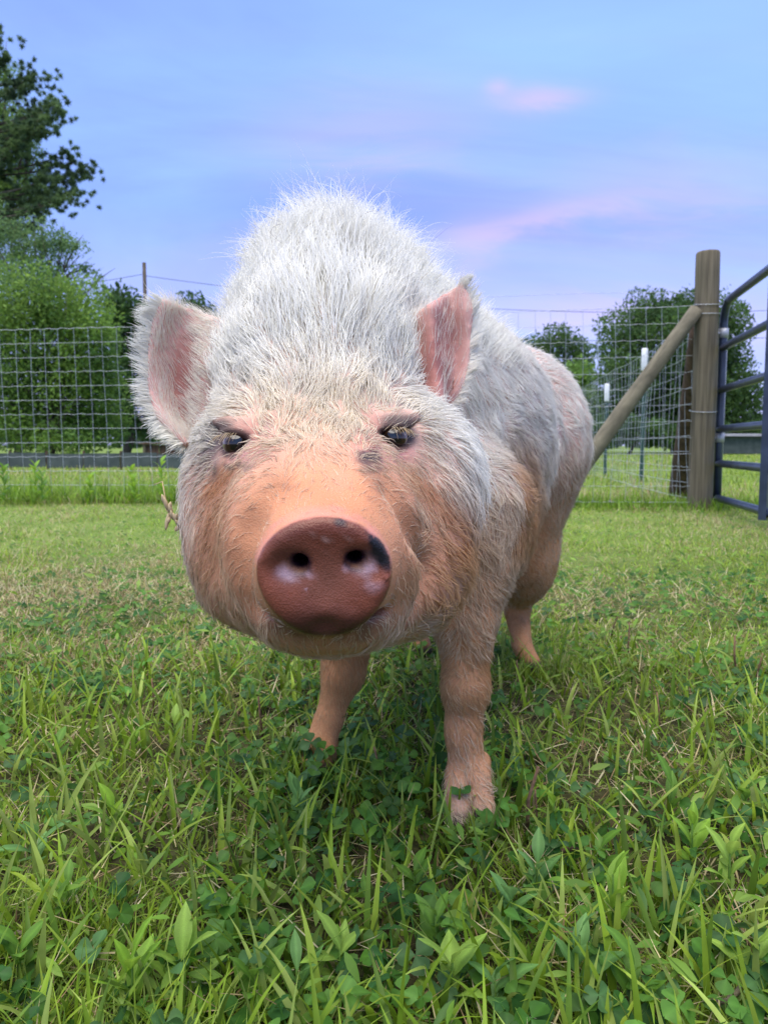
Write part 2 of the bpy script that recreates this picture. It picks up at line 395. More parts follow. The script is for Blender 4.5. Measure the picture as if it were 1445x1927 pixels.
# pine: trunk outside the frame, boughs with needle tufts reaching in
def pine():
    d = 24; base = G(-60, d); base[2] = -.05
    root = thing('pine_tree', 'tall dark pine with tufted boughs at the edge of the wood', 'tree', base)
    top = P(-45, 40, d)
    tv, tf = tube([base - base, (top - base) * .5 + np.array([.1, 0, 0]), top - base], [.28, .2, .04], 8)
    link('trunk', mesh_from('trunk', tv, tf, M_BARK), root)
    ends = [(5, 75), (22, 110), (28, 150), (8, 190), (50, 160), (40, 240), (62, 215), (60, 130), (92, 190), (108, 205), (95, 260), (112, 230), (60, 290), (30, 300), (108, 285), (88, 330), (130, 300), (152, 312), (135, 330), (118, 350),
            (75, 370), (100, 380), (130, 395), (152, 382), (40, 360), (85, 415), (20, 400), (60, 440), (110, 345), (10, 250), (5, 330), (15, 440), (-30, 120), (-20, 220), (-25, 330), (70, 255), (45, 195), (-90, 160), (-110, 260), (-120, 350), (-140, 420)]
    br, pos, cols, mats = [], [], [], []
    for (x, y) in ends:
        e = P(x, y, d) + np.array([0, rng.uniform(-.9, .9), 0])
        h = (e[2] - base[2]) / (top[2] - base[2])
        s = base + (top - base) * min(.97, max(.1, h - .03 - .05 * rng.random()))
        m_ = s * .45 + e * .55 + np.array([0, 0, -.10])
        v, f = tube([s - base, m_ - base, e - base], [.05, .03, .012], 4); link('bough', mesh_from('bough', v, f, M_BARK), root)
        tufts = [e + rng.normal(size=3) * np.array([.26, .26, .17]) for _ in range(20)] + [m_ + (e - m_) * rng.uniform(.1, 1) + rng.normal(size=3) * .12 for _ in range(14)]
        for t in tufts:
            n = 75
            dr_ = unit(rng.normal(size=(n, 3)) + np.array([0, 0, .35]))
            sd = unit(np.cross(dr_, rng.normal(size=(n, 3)))); nn2 = np.cross(sd, dr_)
            L = rng.uniform(.09, .17, n)
            M_ = np.stack([sd * .26, dr_ * L[:, None], nn2], -1)
            mats.append(M_); pos.append(np.tile(t, (n, 1)))
            tone = rng.uniform(0, 1); c = np.array((.032, .062, .034)) * (1 - tone) + np.array((.09, .15, .055)) * tone
            cols.append(np.tile(c, (n, 1)) * rng.uniform(.8, 1.2, n)[:, None])
    v, f, c = instance(NEEDT, NEEDF, np.vstack(mats), np.vstack(pos) - base, np.vstack(cols))
    link('crown', mesh_from('crown', v, f, M_TREE, c, False), root)
pine()
# far woodland closing the horizon
def woodland():
    n = 26000
    x = rng.uniform(-140, 140, n); y = 105 + rng.uniform(0, 12, n)
    h = 4.2 + 1.6 * NZ(np.stack([x * .12, x * 0, x * 0], -1)) + .7 * NZ2(np.stack([x * .6, x * 0, x * 0], -1))
    z = h * rng.random(n) ** .7
    pos = np.stack([x, y - 2.5 * np.sqrt(np.maximum(0, 1 - (z / h) ** 2)), z], -1)
    tone = np.clip(.5 + .5 * NZ3(pos * .5), 0, 1)[:, None]
    cols = np.array(DKG) * (1 - tone) + np.array(MDG) * tone
    v, f, c = instance(LEAFT, LEAFF, rand_rot(n, .8) * rng.uniform(.4, .8, n)[:, None, None], pos, cols)
    o = link('woodland', mesh_from('woodland', v, f, M_TREE, c, False))
    tag(o, 'far band of dark woodland along the horizon', 'woodland', kind='stuff')
woodland()

# ------------------------------------------------------------------ utility pole with its lines
pp_ = G(283, 45); ptop = P(283, 503, 45)
pole = thing('utility_pole', 'thin wooden utility pole standing above the domed tree', 'pole', pp_)
v, f = tube([np.zeros(3), np.array([0, 0, ptop[2] * .5]), np.array([0, 0, ptop[2]])], [.15, .13, .11], 10)
link('shaft', mesh_from('shaft', v, f, M_BARK), pole)
for (dz, xr, zr) in ((-.75, 44.0, -1.2), (-2.6, 44.0, -1.0)):
    a = np.array([0, 0, ptop[2] + dz]); b = np.array([xr, 3, ptop[2] + dz + zr])
    t = np.linspace(0, 1, 30)[:, None]; sag = -1.1 * 4 * t * (1 - t) * np.array([0, 0, 1.0])
    v, f = tube(a + (b - a) * t + sag, .016, 4); link('power_line', mesh_from('power_line', v, f, M_DARKGREY), pole)
a = np.array([0, 0, ptop[2] - .65]); b = np.array([-30.0, 4, ptop[2] - 3.5]); t = np.linspace(0, 1, 20)[:, None]
v, f = tube(a + (b - a) * t - .3 * 4 * t * (1 - t) * np.array([0, 0, 1.0]), .016, 4); link('power_line', mesh_from('power_line', v, f, M_DARKGREY), pole)

# ------------------------------------------------------------------ gate post, braces, gate
def rough_log(pts, radii, sides=20, seed=0, n=14):
    p = np.asarray(pts, float); t0 = np.linspace(0, 1, len(p)); t = np.linspace(0, 1, n)
    q = np.stack([np.interp(t, t0, p[:, a]) for a in range(3)], -1); r = np.interp(t, t0, radii)
    v, f = tube(q, r, sides)
    m = n * sides
    nn_ = NZ(v[:m] * 9 + seed)
    ctr = np.repeat(q, sides, axis=0)
    v[:m] = ctr + (v[:m] - ctr) * (1 + .035 * nn_)[:, None]
    return v, f
POST = np.array([2.035, 4.80, 0.0]); POST_H = 0.40 + (839 - 486) / F * 4.8
pst = thing('gate_post', 'thick round weathered wooden post beside the blue gate', 'post', POST)
v, f = rough_log([(0, 0, -.25), (0.006, 0, .8), (-.004, 0, POST_H - .012), (-.004, 0, POST_H)], [.078, .074, .072, .066])
link('shaft', mesh_from('shaft', v, f, M_POST), pst)
for z_, r_w in ((1.285, .079), (1.23, .08), (.62, .081)):
    th = np.linspace(0, 2 * np.pi, 25); ring = np.stack([np.cos(th) * r_w, np.sin(th) * r_w, np.full(25, z_) + .012 * np.sin(th)], -1)
    v, f = tube(ring, .0022, 5, False); link('wire_wrap', mesh_from('wire_wrap', v, f, M_WIRE), pst)
b0 = np.array([1.10, 4.78, .02]); b1 = POST + np.array([-.075, -.03, 1.25])
br = thing('diagonal_brace', 'long round wooden pole leaning diagonally against the gate post', 'brace', b0)
v, f = rough_log([(0, 0, 0), (b1 - b0) * .5 + np.array([0, 0, .006]), b1 - b0], [.056, .050, .045], 16, 4)
link('pole', mesh_from('pole', v, f, M_BRACE), br)
q0 = np.array([2.36, 5.95, .0]); q1 = POST + np.array([.01, .09, 1.18])
bb = thing('brown_brace', 'dark brown wooden brace sloping up behind the gate post', 'brace', q0)
v, f = rough_log([(0, 0, 0), (q1 - q0) * .5, q1 - q0], [.085, .078, .068], 14, 9)
link('pole', mesh_from('pole', v, f, M_BROWNWOOD), bb)
# gate: round tube, six rails, swung open towards the camera
H0 = np.array([2.155, 4.82, 0.0]); gdir = unit(np.array([1.905, 3.76, 0]) - np.array([2.125, 4.85, 0])); GL = 3.2
gate = thing('tube_gate', 'dark blue tubular steel field gate with six rails standing open', 'gate', H0)
zb, zt = .062, 1.30
tr = .0245
loop = []
for a in np.linspace(np.pi / 2, np.pi, 7)[::-1]: pass
def corner(c, a0, a1, r=.13, n=7):
    return [c + r * (math.cos(a) * gdir * 1.0 + math.sin(a) * np.array([0, 0, 1.0])) for a in np.linspace(a0, a1, n)]
Z = np.array([0, 0, 1.0])
path = [gdir * .0 + Z * zb] + [gdir * 0 + Z * .5] + corner(gdir * .13 + Z * (zt - .13), np.pi, np.pi / 2) + [gdir * 1.5 + Z * zt] + corner(gdir * (GL - .13) + Z * (zt - .13), np.pi / 2, 0) + [gdir * GL + Z * .5, gdir * GL + Z * zb]
v, f = tube(path, tr, 12); link('frame', mesh_from('frame', v, f, M_GATE), gate)
for z_ in (zb, .285, .505, .755, 1.02):
    t = np.linspace(0.0, GL, 8)[:, None]
    v, f = tube(gdir * t + Z * z_, tr * .95, 12); link('rail', mesh_from('rail', v, f, M_GATE), gate)
side = np.cross(gdir, Z)
for s_ in (1.12, 2.2):
    v, f = tube([gdir * s_ + side * .03 + Z * (zb - .035), gdir * s_ + side * .03 + Z * .7, gdir * s_ + side * .03 + Z * (zt + .03)], .027, 4); link('stile', mesh_from('stile', v, f, M_GATE, smooth=False), gate)
for z_ in (.42, 1.08):
    v, f = tube([gdir * -.005 + Z * z_, gdir * -.005 + Z * (z_ + .03), gdir * -.005 + Z * (z_ + .06)], .033, 12); link('hinge_collar', mesh_from('hinge_collar', v, f, M_GALV), gate)
    hp = POST - H0 + Z * (z_ + .03)
    v, f = tube([np.array([0, 0, z_ + .03]), np.array([-.03, -.005, z_ + .03]), hp + np.array([.06, 0, 0])], .009, 8); link('hinge_pin', mesh_from('hinge_pin', v, f, M_GALV), gate)
gp = thing('grey_pipe', 'pale grey steel pipe upright tucked behind the blue gate frame', 'pipe', (2.235, 4.99, 0))
v, f = tube([(0, 0, -.1), (0, 0, .6), (0, 0, 1.06)], .024, 12); link('shaft', mesh_from('shaft', v, f, M_GALV), gp)

# ------------------------------------------------------------------ woven wire fences
def wire_fence(name, label, a, b, za, zb_, nrow, sp, sag, rad, top_strand=None, col=M_WIRE, wav=.012, ph=0.0):
    a = np.array([*a, 0.0]); b = np.array([*b, 0.0]); L = np.linalg.norm(b - a); root = thing(name, label, 'fence', a)
    dr_ = (b - a) / L; nrm = np.cross(dr_, Z)
    def pt(s, h):
        """s metres along, h 0..1 up the mesh"""
        top = za + (zb_ - za) * s / L + sag * np.sin(s * 2.1 + ph) * .6 + sag * np.sin(s * .9 + 1 + ph)
        z = .035 + (top - .035) * h
        off = .02 * np.sin(s * 1.7 + 2 * h + ph) + .010 * np.sin(s * 6 + 5 * h)
        sh = wav * np.sin(h * 3.1 + s * 1.3) * 1.3
        return dr_ * (s + sh) + nrm * off + Z * z
    ns = int(L / .05) + 2
    for i in range(nrow + 1):
        h = i / nrow
        q = np.array([pt(s, h) + Z * .0035 * math.sin(s * 62 + i) for s in np.linspace(0, L, ns)])
        v, f = tube(q, rad * (1.35 if i in (0, nrow) else 1.0), 4, False); link('line_wire', mesh_from('line_wire', v, f, col), root)
    for j in range(int(L / sp) + 1):
        s = j * sp + rng.normal() * .004
        q = np.array([pt(min(max(s, 0), L), h) + nrm * .003 for h in np.linspace(0, 1, 14)])
        v, f = tube(q, rad * .9, 4, False); link('stay_wire', mesh_from('stay_wire', v, f, col), root)
    if top_strand:
        q = np.array([dr_ * s + Z * (top_strand[0] + (top_strand[1] - top_strand[0]) * s / L + .008 * math.sin(s * 3)) for s in np.linspace(L * .58, L, 24)])
        v, f = tube(q, rad * .9, 4, False); link('top_strand', mesh_from('top_strand', v, f, col), root)
    return root
wire_fence('wire_fence', 'square-mesh wire fence stretched behind the pig up to the gate post', (-3.3, 5.20), (1.96, 4.80), 1.135, 1.30, 12, .1016, .014, .0013, (1.345, 1.36))
wire_fence('wire_fence', 'square-mesh wire fence running away from the gate post along green steel posts', (2.06, 4.90), (3.25, 14.5), 1.22, 1.15, 11, .15, .01, .0017, None, ph=2)
# steel posts with white caps
for (x, y, h, lab) in ((2.775, 8.05, 1.43, 'green steel fence post with white cap nearest the gate post'), (2.96, 10.0, 1.22, 'green steel fence post with white cap farther down the fence')):
    t_ = thing('steel_post', lab, 'post', (x, y, 0), None)
    ang = np.array([[-.02, 0], [.02, 0], [.02, .005], [.004, .006], [.004, .032], [-.004, .032], [-.004, .006], [-.02, .005]])
    v = np.vstack([np.c_[ang, np.full(8, -.3)], np.c_[ang, np.full(8, h - .02)]])
    j_ = np.arange(8); q = np.stack([j_, (j_ + 1) % 8, 8 + (j_ + 1) % 8, 8 + j_], -1)
    link('shaft', mesh_from('shaft', v, q, M_TPOST, smooth=False), t_)
    v, f = tube([(0, .01, h - .235), (0, .01, h - .225), (0, .01, h - .01), (0, .01, h)], [.030, .034, .034, .028], 10); link('cap', mesh_from('cap', v, f, M_CAP), t_)

# ------------------------------------------------------------------ far things: low dark band, shelter, shed
def slab(c, s):
    x, y, z = c; a, b, h = s[0] / 2, s[1] / 2, s[2] / 2
    v = np.array([[x + i * a, y + j * b, z + kz * h] for i in (-1, 1) for j in (-1, 1) for kz in (-1, 1)], float)
    q = np.array([[0, 1, 3, 2], [4, 6, 7, 5], [0, 4, 5, 1], [2, 3, 7, 6], [0, 2, 6, 4], [1, 5, 7, 3]])
    return v, [q]
def add_slab(name, c, s, mat, par):
    v, f = slab(c, s); return link(name, mesh_from(name, v, f, mat, smooth=False), par)
sc0 = thing('low_dark_band', 'low dark grey band of panels in front of the trees', 'fence', (-6.0, 12.5, 0))  # row of dark panels forming a low band
for i in range(7): add_slab('panel', (-1.2 + i * .62, .0 + .02 * (i % 2), .14 + .010 * (i % 3)), (.60, .012, .24), M_DARKGREY, sc0)
for i in range(8): add_slab('post', (-1.51 + i * .62, .04, .15), (.03, .03, .32), M_BROWNWOOD, sc0)
sh0 = thing('wooden_shelter', 'low brown wooden animal shelter seen past the pig\'s ear', 'shelter', (*G(318, 15)[:2], 0))
for i in range(6): add_slab('board', (-.42 + i * .165, 0, .20), (.155, .02, .42), M_BROWNWOOD, sh0)
for i in range(3): add_slab('post', (-.46 + i * .46, -.04, .22), (.05, .05, .46), M_POST, sh0)
add_slab('roof', (0, .25, .445), (1.12, .7, .03), M_BROWNWOOD, sh0)
sd0 = thing('low_shed', 'low dark shed with pale sheet roof beyond the gate', 'shed', (*G(1392, 36)[:2], 0))
add_slab('wall', (0, 0, .42), (2.5, 1.2, .80), M_DARKGREY, sd0)
add_slab('roof', (0, -.05, .90), (2.8, 1.6, .12), M_ROOF, sd0)
for s_ in (-1, 1): add_slab('post', (s_ * 1.3, -.72, .42), (.09, .09, .84), M_ROOF, sd0)

# ------------------------------------------------------------------ pig: signed distance field -> one continuous skin
xs = np.arange(-0.30, 0.44, 0.0034)
zs = np.arange(-0.012, 0.69, 0.0034)
ys = np.concatenate([np.arange(0.37, 0.74, 0.003), np.arange(0.743, 1.58, 0.0055)])
FLD = np.full((len(xs), len(ys), len(zs)), 1.0, np.float32)
def box_ix(lo, hi):
    return tuple(slice(max(0, np.searchsorted(a, l) - 1), np.searchsorted(a, h) + 1) for a, l, h in zip((xs, ys, zs), lo, hi))
def grid_at(ix):
    return np.stack(np.meshgrid(xs[ix[0]], ys[ix[1]], zs[ix[2]], indexing='ij'), -1).astype(np.float32)
def smin(a, b, kk):
    h = np.clip(0.5 + 0.5 * (b - a) / kk, 0, 1)
    return b * (1 - h) + a * h - kk * h * (1 - h)
def apply(ix, d, kk, sub=False):
    cur = FLD[ix]
    FLD[ix] = -smin(-cur, d, kk) if sub else smin(cur, d, kk)
def ell(c, r, rot=None, kk=0.03, sub=False):
    c = np.asarray(c, float); r = np.asarray(r, float); m = r.max() + 3 * kk + 0.01
    ix = box_ix(c - m, c + m); q = grid_at(ix) - c.astype(np.float32)
    if rot is not None: q = q @ np.asarray(rot, np.float32)        # columns of rot = the axes
    k0 = np.sqrt(((q / r) ** 2).sum(-1)); k1 = np.sqrt(((q / r ** 2) ** 2).sum(-1))
    apply(ix, k0 * (k0 - 1) / np.maximum(k1, 1e-6), kk, sub)
def cone(p0, r0, p1, r1, kk=0.02, sub=False):
    p0, p1 = np.asarray(p0, float), np.asarray(p1, float); m = max(r0, r1) + 3 * kk + 0.01
    ix = box_ix(np.minimum(p0, p1) - m, np.maximum(p0, p1) + m)
    q = grid_at(ix) - p0; ab = p1 - p0
    t = np.clip((q @ ab) / (ab @ ab), 0, 1)
    apply(ix, np.linalg.norm(q - t[..., None] * ab, axis=-1) - (r0 + (r1 - r0) * t), kk, sub)
def cloud(pts, rad, kk=0.006):
    m = 0.03
    ix = box_ix(pts.min(0) - m, pts.max(0) + m); g = grid_at(ix); sh = g.shape[:-1]; g = g.reshape(-1, 3)
    d = np.full(len(g), 9.0, np.float32)
    pp = pts.astype(np.float32); p2 = (pp ** 2).sum(1)
    for s in range(0, len(g), 60000):
        gg = g[s:s + 60000]
        dd = (gg ** 2).sum(1)[:, None] - 2 * gg @ pp.T + p2[None]
        j = dd.argmin(1)
        d[s:s + 60000] = np.sqrt(np.maximum(dd[np.arange(len(gg)), j], 0)) - rad[j]
    apply(ix, d.reshape(sh), kk)
def rotz(a): return np.array([[math.cos(a), -math.sin(a), 0], [math.sin(a), math.cos(a), 0], [0, 0, 1]])
BODY = rotz(R(-24))               # local +Y runs from shoulder to rump
AX = BODY[:, 1]                   # pig's backward direction
# trunk
ell((-0.012, 0.93, 0.420), (0.150, 0.17, 0.185), BODY, 0.05)
ell((0.085, 1.12, 0.405), (0.163, 0.26, 0.195), BODY, 0.05)
ell((0.205, 1.345, 0.405), (0.160, 0.165, 0.178), BODY, 0.05)
ell((0.07, 1.08, 0.275), (0.135, 0.24, 0.125), BODY, 0.06)
ell((0.02, 0.93, 0.30), (0.13, 0.12, 0.12), BODY, 0.05)
ell((-0.060, 0.87, 0.505), (0.084, 0.13, 0.112), BODY, 0.05)        # hump over the shoulders
ell((-0.05, 0.77, 0.43), (0.108, 0.12, 0.122), None, 0.05)           # neck
ell((-0.055, 0.785, 0.500), (0.078, 0.10, 0.090), None, 0.05)          # nape
# hind legs
for (dx, dy) in ((0, 0), (-0.185, 0.09)):
    o = np.array([dx, dy, 0])
    ell(o + (0.245, 1.32, 0.245), (0.066, 0.092, 0.125), BODY, 0.045)
    cone(o + (0.248, 1.335, 0.20), 0.055, o + (0.248, 1.365, 0.105), 0.023, 0.035)
    cone(o + (0.248, 1.37, 0.105), 0.022, o + (0.250, 1.335, 0.04), 0.0145, 0.012)
    cone(o + (0.250, 1.325, 0.04), 0.0155, o + (0.262, 1.31, 0.012), 0.017, 0.01)
# front legs
cone((0.095, 0.845, 0.33), 0.075, (0.091, 0.815, 0.215), 0.038, 0.035)
cone((0.091, 0.815, 0.215), 0.034, (0.089, 0.80, 0.135), 0.0250, 0.015)
cone((0.089, 0.80, 0.135), 0.0250, (0.087, 0.795, 0.085), 0.0195, 0.012)
cone((0.087, 0.795, 0.085), 0.0195, (0.0905, 0.79, 0.045), 0.0220, 0.012)
cone((0.081, 0.785, 0.045), 0.0150, (0.078, 0.756, 0.008), 0.0140, 0.004)    # two toes
cone((0.101, 0.785, 0.045), 0.0150, (0.107, 0.760, 0.008), 0.0140, 0.004)
ell((0.111, 0.80, 0.050), (0.008, 0.009, 0.011), None, 0.007)                # dew claw
cone((-0.075, 0.94, 0.33), 0.07, (-0.045, 0.93, 0.20), 0.045, 0.035)
cone((-0.045, 0.93, 0.20), 0.040, (-0.053, 0.925, 0.11), 0.0265, 0.015)
cone((-0.053, 0.925, 0.11), 0.0265, (-0.070, 0.915, 0.055), 0.0185, 0.012)
cone((-0.070, 0.915, 0.055), 0.019, (-0.078, 0.905, 0.03), 0.020, 0.01)
cone((-0.086, 0.90, 0.03), 0.014, (-0.092, 0.878, 0.010), 0.0145, 0.006)
cone((-0.070, 0.90, 0.03), 0.014, (-0.070, 0.878, 0.010), 0.0145, 0.006)
# head
ell(P(600, 740, .685), (0.088, 0.085, 0.090), None, 0.04)
ell(P(596, 800, .645), (0.078, 0.062, 0.060), None, 0.03)
ell(P(484, 1020, .635), (0.060, 0.075, 0.073), None, 0.035)
ell(P(768, 1028, .635), (0.056, 0.075, 0.075), None, 0.035)
ell(P(452, 900, .655), (0.046, 0.06, 0.055), None, 0.03)
ell(P(790, 890, .655), (0.052, 0.07, 0.060), None, 0.03)
ell(P(630, 1108, .595), (0.085, 0.080, 0.047), None, 0.03)
SN = P(612, 1072, .440)           # snout end
cone(P(600, 920, .605), 0.082, P(608, 1030, .505), 0.064, 0.045)
cone(P(608, 1030, .505), 0.062, P(611, 1068, .458), 0.041, 0.025)
ell(P(622, 1150, .505), (0.046, 0.05, 0.026), None, 0.016)                     # lower lip
# snout disc: flat plate, tilted slightly down, with a raised rim
sn_n = unit(np.array([0.03, -1.0, -0.10])); sn_r = unit(np.cross(np.array([0, 0, 1.0]), sn_n)) * -1; sn_u = np.cross(sn_n, sn_r) * -1
if sn_r[0] < 0: sn_r = -sn_r
if sn_u[2] < 0: sn_u = -sn_u
SNR = np.stack([sn_r, sn_n, sn_u], 1)
SNC = P(612, 1082, .432)
ell(P(618, 1150, .462), (0.040, 0.016, 0.0035), None, 0.006, True)
def plate(c, rx, rz, h, rnd, kk):
    ix = box_ix(c - 0.09, c + 0.09); q = (grid_at(ix) - c) @ SNR
    zz = q[..., 2]; xx = q[..., 0]
    rr = np.sqrt((xx / (rx * np.clip(1 + .13 * (zz - .006) / rz, .8, 1.02))) ** 2 + (zz / rz) ** 2)
    # a little egg-shaped: wide low shoulders, rounded top
    d2 = (rr - 1) * min(rx, rz)
    dh = np.abs(q[..., 1]) - h
    d = np.minimum(np.maximum(d2 + rnd, dh + rnd), 0) + np.sqrt(np.maximum(d2 + rnd, 0) ** 2 + np.maximum(dh + rnd, 0) ** 2) - rnd
    apply(ix, d, kk)
plate(SNC - sn_u * .0008, 0.0400, 0.0358, 0.0085, 0.0055, 0.007)
ell(SNC + SNR @ np.array([0, 0.0105, 0.001]), (0.027, 0.0045, 0.022), SNR, 0.006, True)     # shallow dish
def snout_at(px, py, back=0.0):
    """point on the snout plate under a photograph pixel"""
    o, dr = CAM, unit(P(px, py, 1.0) - CAM)
    c = SNC + sn_n * (0.0085 - back)
    return o + dr * (((c - o) @ sn_n) / (dr @ sn_n))
NOS = [snout_at(564, 1056), snout_at(668, 1048)]
for i_, nz_ in enumerate(NOS):
    s = -1 if i_ == 0 else 1
    ell(nz_ + np.array([s * 0.006, 0, -0.005]), (0.0120, 0.0062, 0.0080), SNR, 0.007, True)
    cone(nz_ + sn_n * 0.004 + np.array([s * .001, 0, -.003]), 0.0050, nz_ - sn_n * 0.030 + np.array([s * -0.002, 0, 0.000]), 0.0052, 0.003, True)
ell(SNC + SNR @ np.array([0, 0.0095, -0.030]), (0.010, 0.006, 0.006), SNR, 0.005, True)

# ears: curved sheets
def ear_sheet(outer, inner, dprof, ns=44, nt=66, taper=0.35):
    tt = np.linspace(0, 1, nt); ss = np.linspace(0, 1, ns)
    kk = np.linspace(0, 1, len(outer))
    O = np.stack([np.interp(tt, kk, [p[a] for p in outer]) for a in (0, 1)], -1)
    I = np.stack([np.interp(tt, kk, [p[a] for p in inner]) for a in (0, 1)], -1)
    pts, rad = [], []
    for s in ss:
        d = np.interp(s, dprof[0], dprof[1]) + 0.012 * (tt - 0.5) * -1
        q = I * (1 - s) + O * s
        for (x, y), dd in zip(q, d):
            pts.append(P(x, y, dd)); rad.append(0.0048 - 0.0016 * s)
    return np.array(pts), np.array(rad)
def smooth_line(pts, n=24):
    k0 = np.linspace(0, 1, len(pts)); kk = np.linspace(0, 1, n)
    out = np.stack([np.interp(kk, k0, [p[a] for p in pts]) for a in (0, 1)], -1)
    for _ in range(6): out[1:-1] = 0.25 * out[:-2] + 0.5 * out[1:-1] + 0.25 * out[2:]
    return out
EL = ear_sheet(smooth_line([(308, 566), (288, 612), (280, 665), (280, 725), (294, 782), (348, 834)]),
               smooth_line([(425, 612), (410, 640), (398, 690), (392, 740), (388, 790), (378, 838)]),
               ([0, .25, .5, .75, 1], [.690, .700, .703, .690, .668]))
ER = ear_sheet(smooth_line([(872, 532), (884, 575), (884, 640), (880, 690), (866, 730), (838, 766)]),
               smooth_line([(770, 612), (766, 640), (768, 680), (778, 710), (795, 740), (815, 772)]),
               ([0, .2, .4, .7, 1], [.690, .672, .660, .712, .700]))
EARPTS = np.vstack([EL[0], ER[0]])
cloud(*EL); cloud(*ER)

# eyes: find the face under the eye pixels, then cut sockets and add lids
def march(px, py):
    dr = unit(P(px, py, 1.0) - CAM)
    for t in np.arange(0.40, 0.80, 0.0015):
        p = CAM + dr * t
        i = [min(max(int(np.searchsorted(a, v)), 0), len(a) - 1) for a, v in zip((xs, ys, zs), p)]
        if FLD[tuple(i)] < 0: return p, dr
    return CAM + dr * 0.6, dr
for chain in (((505, 925), (462, 995), (444, 1075), (458, 1145)), ((735, 925), (778, 995), (796, 1075), (782, 1145))):
    cp = [march(*q)[0] for q in chain]
    for a_, b_ in zip(cp[:-1], cp[1:]): cone(a_, 0.002, b_, 0.002, 0.022, True)
EYES = []
for (px, py, s) in ((446, 836, -1), (741, 825, 1)):
    p, dr = march(px, py)
    c = p + dr * 0.0065
    EYES.append((c, dr, s))
    ell(c + np.array([s * 0.003, 0.001, 0.016]), (0.018, 0.008, 0.0065), None, 0.012)      # brow fold
    ell(c + np.array([0, -0.002, -0.015]), (0.019, 0.010, 0.006), None, 0.010)               # lower lid bag
    ell(c + np.array([-s * 0.020, -0.003, -0.002]), (0.008, 0.008, 0.013), None, 0.008)      # inner corner
    ell(c + np.array([s * 0.001, -0.010, 0]), (0.0125, 0.013, 0.0082), None, 0.004, True)    # socket
    ell(c + np.array([s * 0.001, -0.0055, 0.0088]), (0.0130, 0.0042, 0.0032), None, 0.005)   # upper lid
    ell(c + np.array([s * 0.0, -0.0055, -0.0088]), (0.0130, 0.0040, 0.0028), None, 0.004)    # lower lid

def surface_nets(f):
    ins = f < 0
    nx, ny, nz = f.shape
    cnt = np.zeros((nx - 1, ny - 1, nz - 1), np.int8)
    for a in (0, 1):
        for b in (0, 1):
            for c in (0, 1):
                cnt += ins[a:nx - 1 + a, b:ny - 1 + b, c:nz - 1 + c]
    act = np.argwhere((cnt > 0) & (cnt < 8))
    vid = np.full(cnt.shape, -1, np.int32); vid[tuple(act.T)] = np.arange(len(act))
    acc = np.zeros((len(act), 3)); num = np.zeros(len(act))
    corners = [(a, b, c) for a in (0, 1) for b in (0, 1) for c in (0, 1)]
    for c0 in corners:
        for ax in range(3):
            if c0[ax]: continue
            c1 = list(c0); c1[ax] = 1
            i0 = act + c0; i1 = act + c1
            v0 = f[tuple(i0.T)]; v1 = f[tuple(i1.T)]
            m = (v0 < 0) != (v1 < 0)
            t = np.where(m, v0 / np.where(m, v0 - v1, 1), 0)
            P0 = np.stack([xs[i0[:, 0]], ys[i0[:, 1]], zs[i0[:, 2]]], 1); P1 = np.stack([xs[i1[:, 0]], ys[i1[:, 1]], zs[i1[:, 2]]], 1)
            acc[m] += (P0 + (P1 - P0) * t[:, None])[m]; num[m] += 1
    v = acc / num[:, None]
    quads = []
    for ax in range(3):
        o = [slice(None)] * 3; o1 = list(o); o2 = list(o)
        o1[ax] = slice(0, -1); o2[ax] = slice(1, None)
        cr = ins[tuple(o1)] != ins[tuple(o2)]
        e = np.argwhere(cr); b, c = (ax + 1) % 3, (ax + 2) % 3
        ok = (e[:, b] > 0) & (e[:, c] > 0) & (e[:, b] < f.shape[b] - 1) & (e[:, c] < f.shape[c] - 1)
        e = e[ok]
        q = []
        for db, dc in ((-1, -1), (0, -1), (0, 0), (-1, 0)):
            w = e.copy(); w[:, b] += db; w[:, c] += dc; q.append(vid[tuple(w.T)])
        q = np.stack(q, 1)
        flip = ~ins[tuple(e.T)]
        q[flip] = q[flip][:, ::-1]
        quads.append(q)
    q = np.vstack(quads)
    return v, q[(q >= 0).all(1)]
PV, PQ = surface_nets(FLD)
def laplace(v, q, it, w=0.5):
    ed = np.vstack([q[:, [0, 1]], q[:, [1, 2]], q[:, [2, 3]], q[:, [3, 0]]])
    n = len(v); deg = np.bincount(ed[:, 0], minlength=n)[:, None] + np.bincount(ed[:, 1], minlength=n)[:, None]
    for _ in range(it):
        s = np.zeros_like(v)
        for a in range(3):
            s[:, a] = np.bincount(ed[:, 0], v[ed[:, 1], a], n) + np.bincount(ed[:, 1], v[ed[:, 0], a], n)
        v = v * (1 - w) + w * s / np.maximum(deg, 1)
    return v
PV = laplace(PV, PQ, 3)
def vnormals(v, q):
    fn = np.cross(v[q[:, 2]] - v[q[:, 0]], v[q[:, 3]] - v[q[:, 1]])
    n = np.zeros_like(v)
    for j in range(4):
        for a in range(3): n[:, a] += np.bincount(q[:, j], fn[:, a], len(v))
    return unit(n)
PN = vnormals(PV, PQ)
# loose skin: shallow folds and lumps
lump = 0.0022 * NZ(PV * 38) * sstep(0.47, 0.56, PV[:, 1]) + 0.0035 * NZ2(PV * 14) * sstep(0.6, 0.75, PV[:, 1])
PV = PV + PN * lump[:, None]
PN = vnormals(PV, PQ)
VPX, VPY, VD = proj(PV)

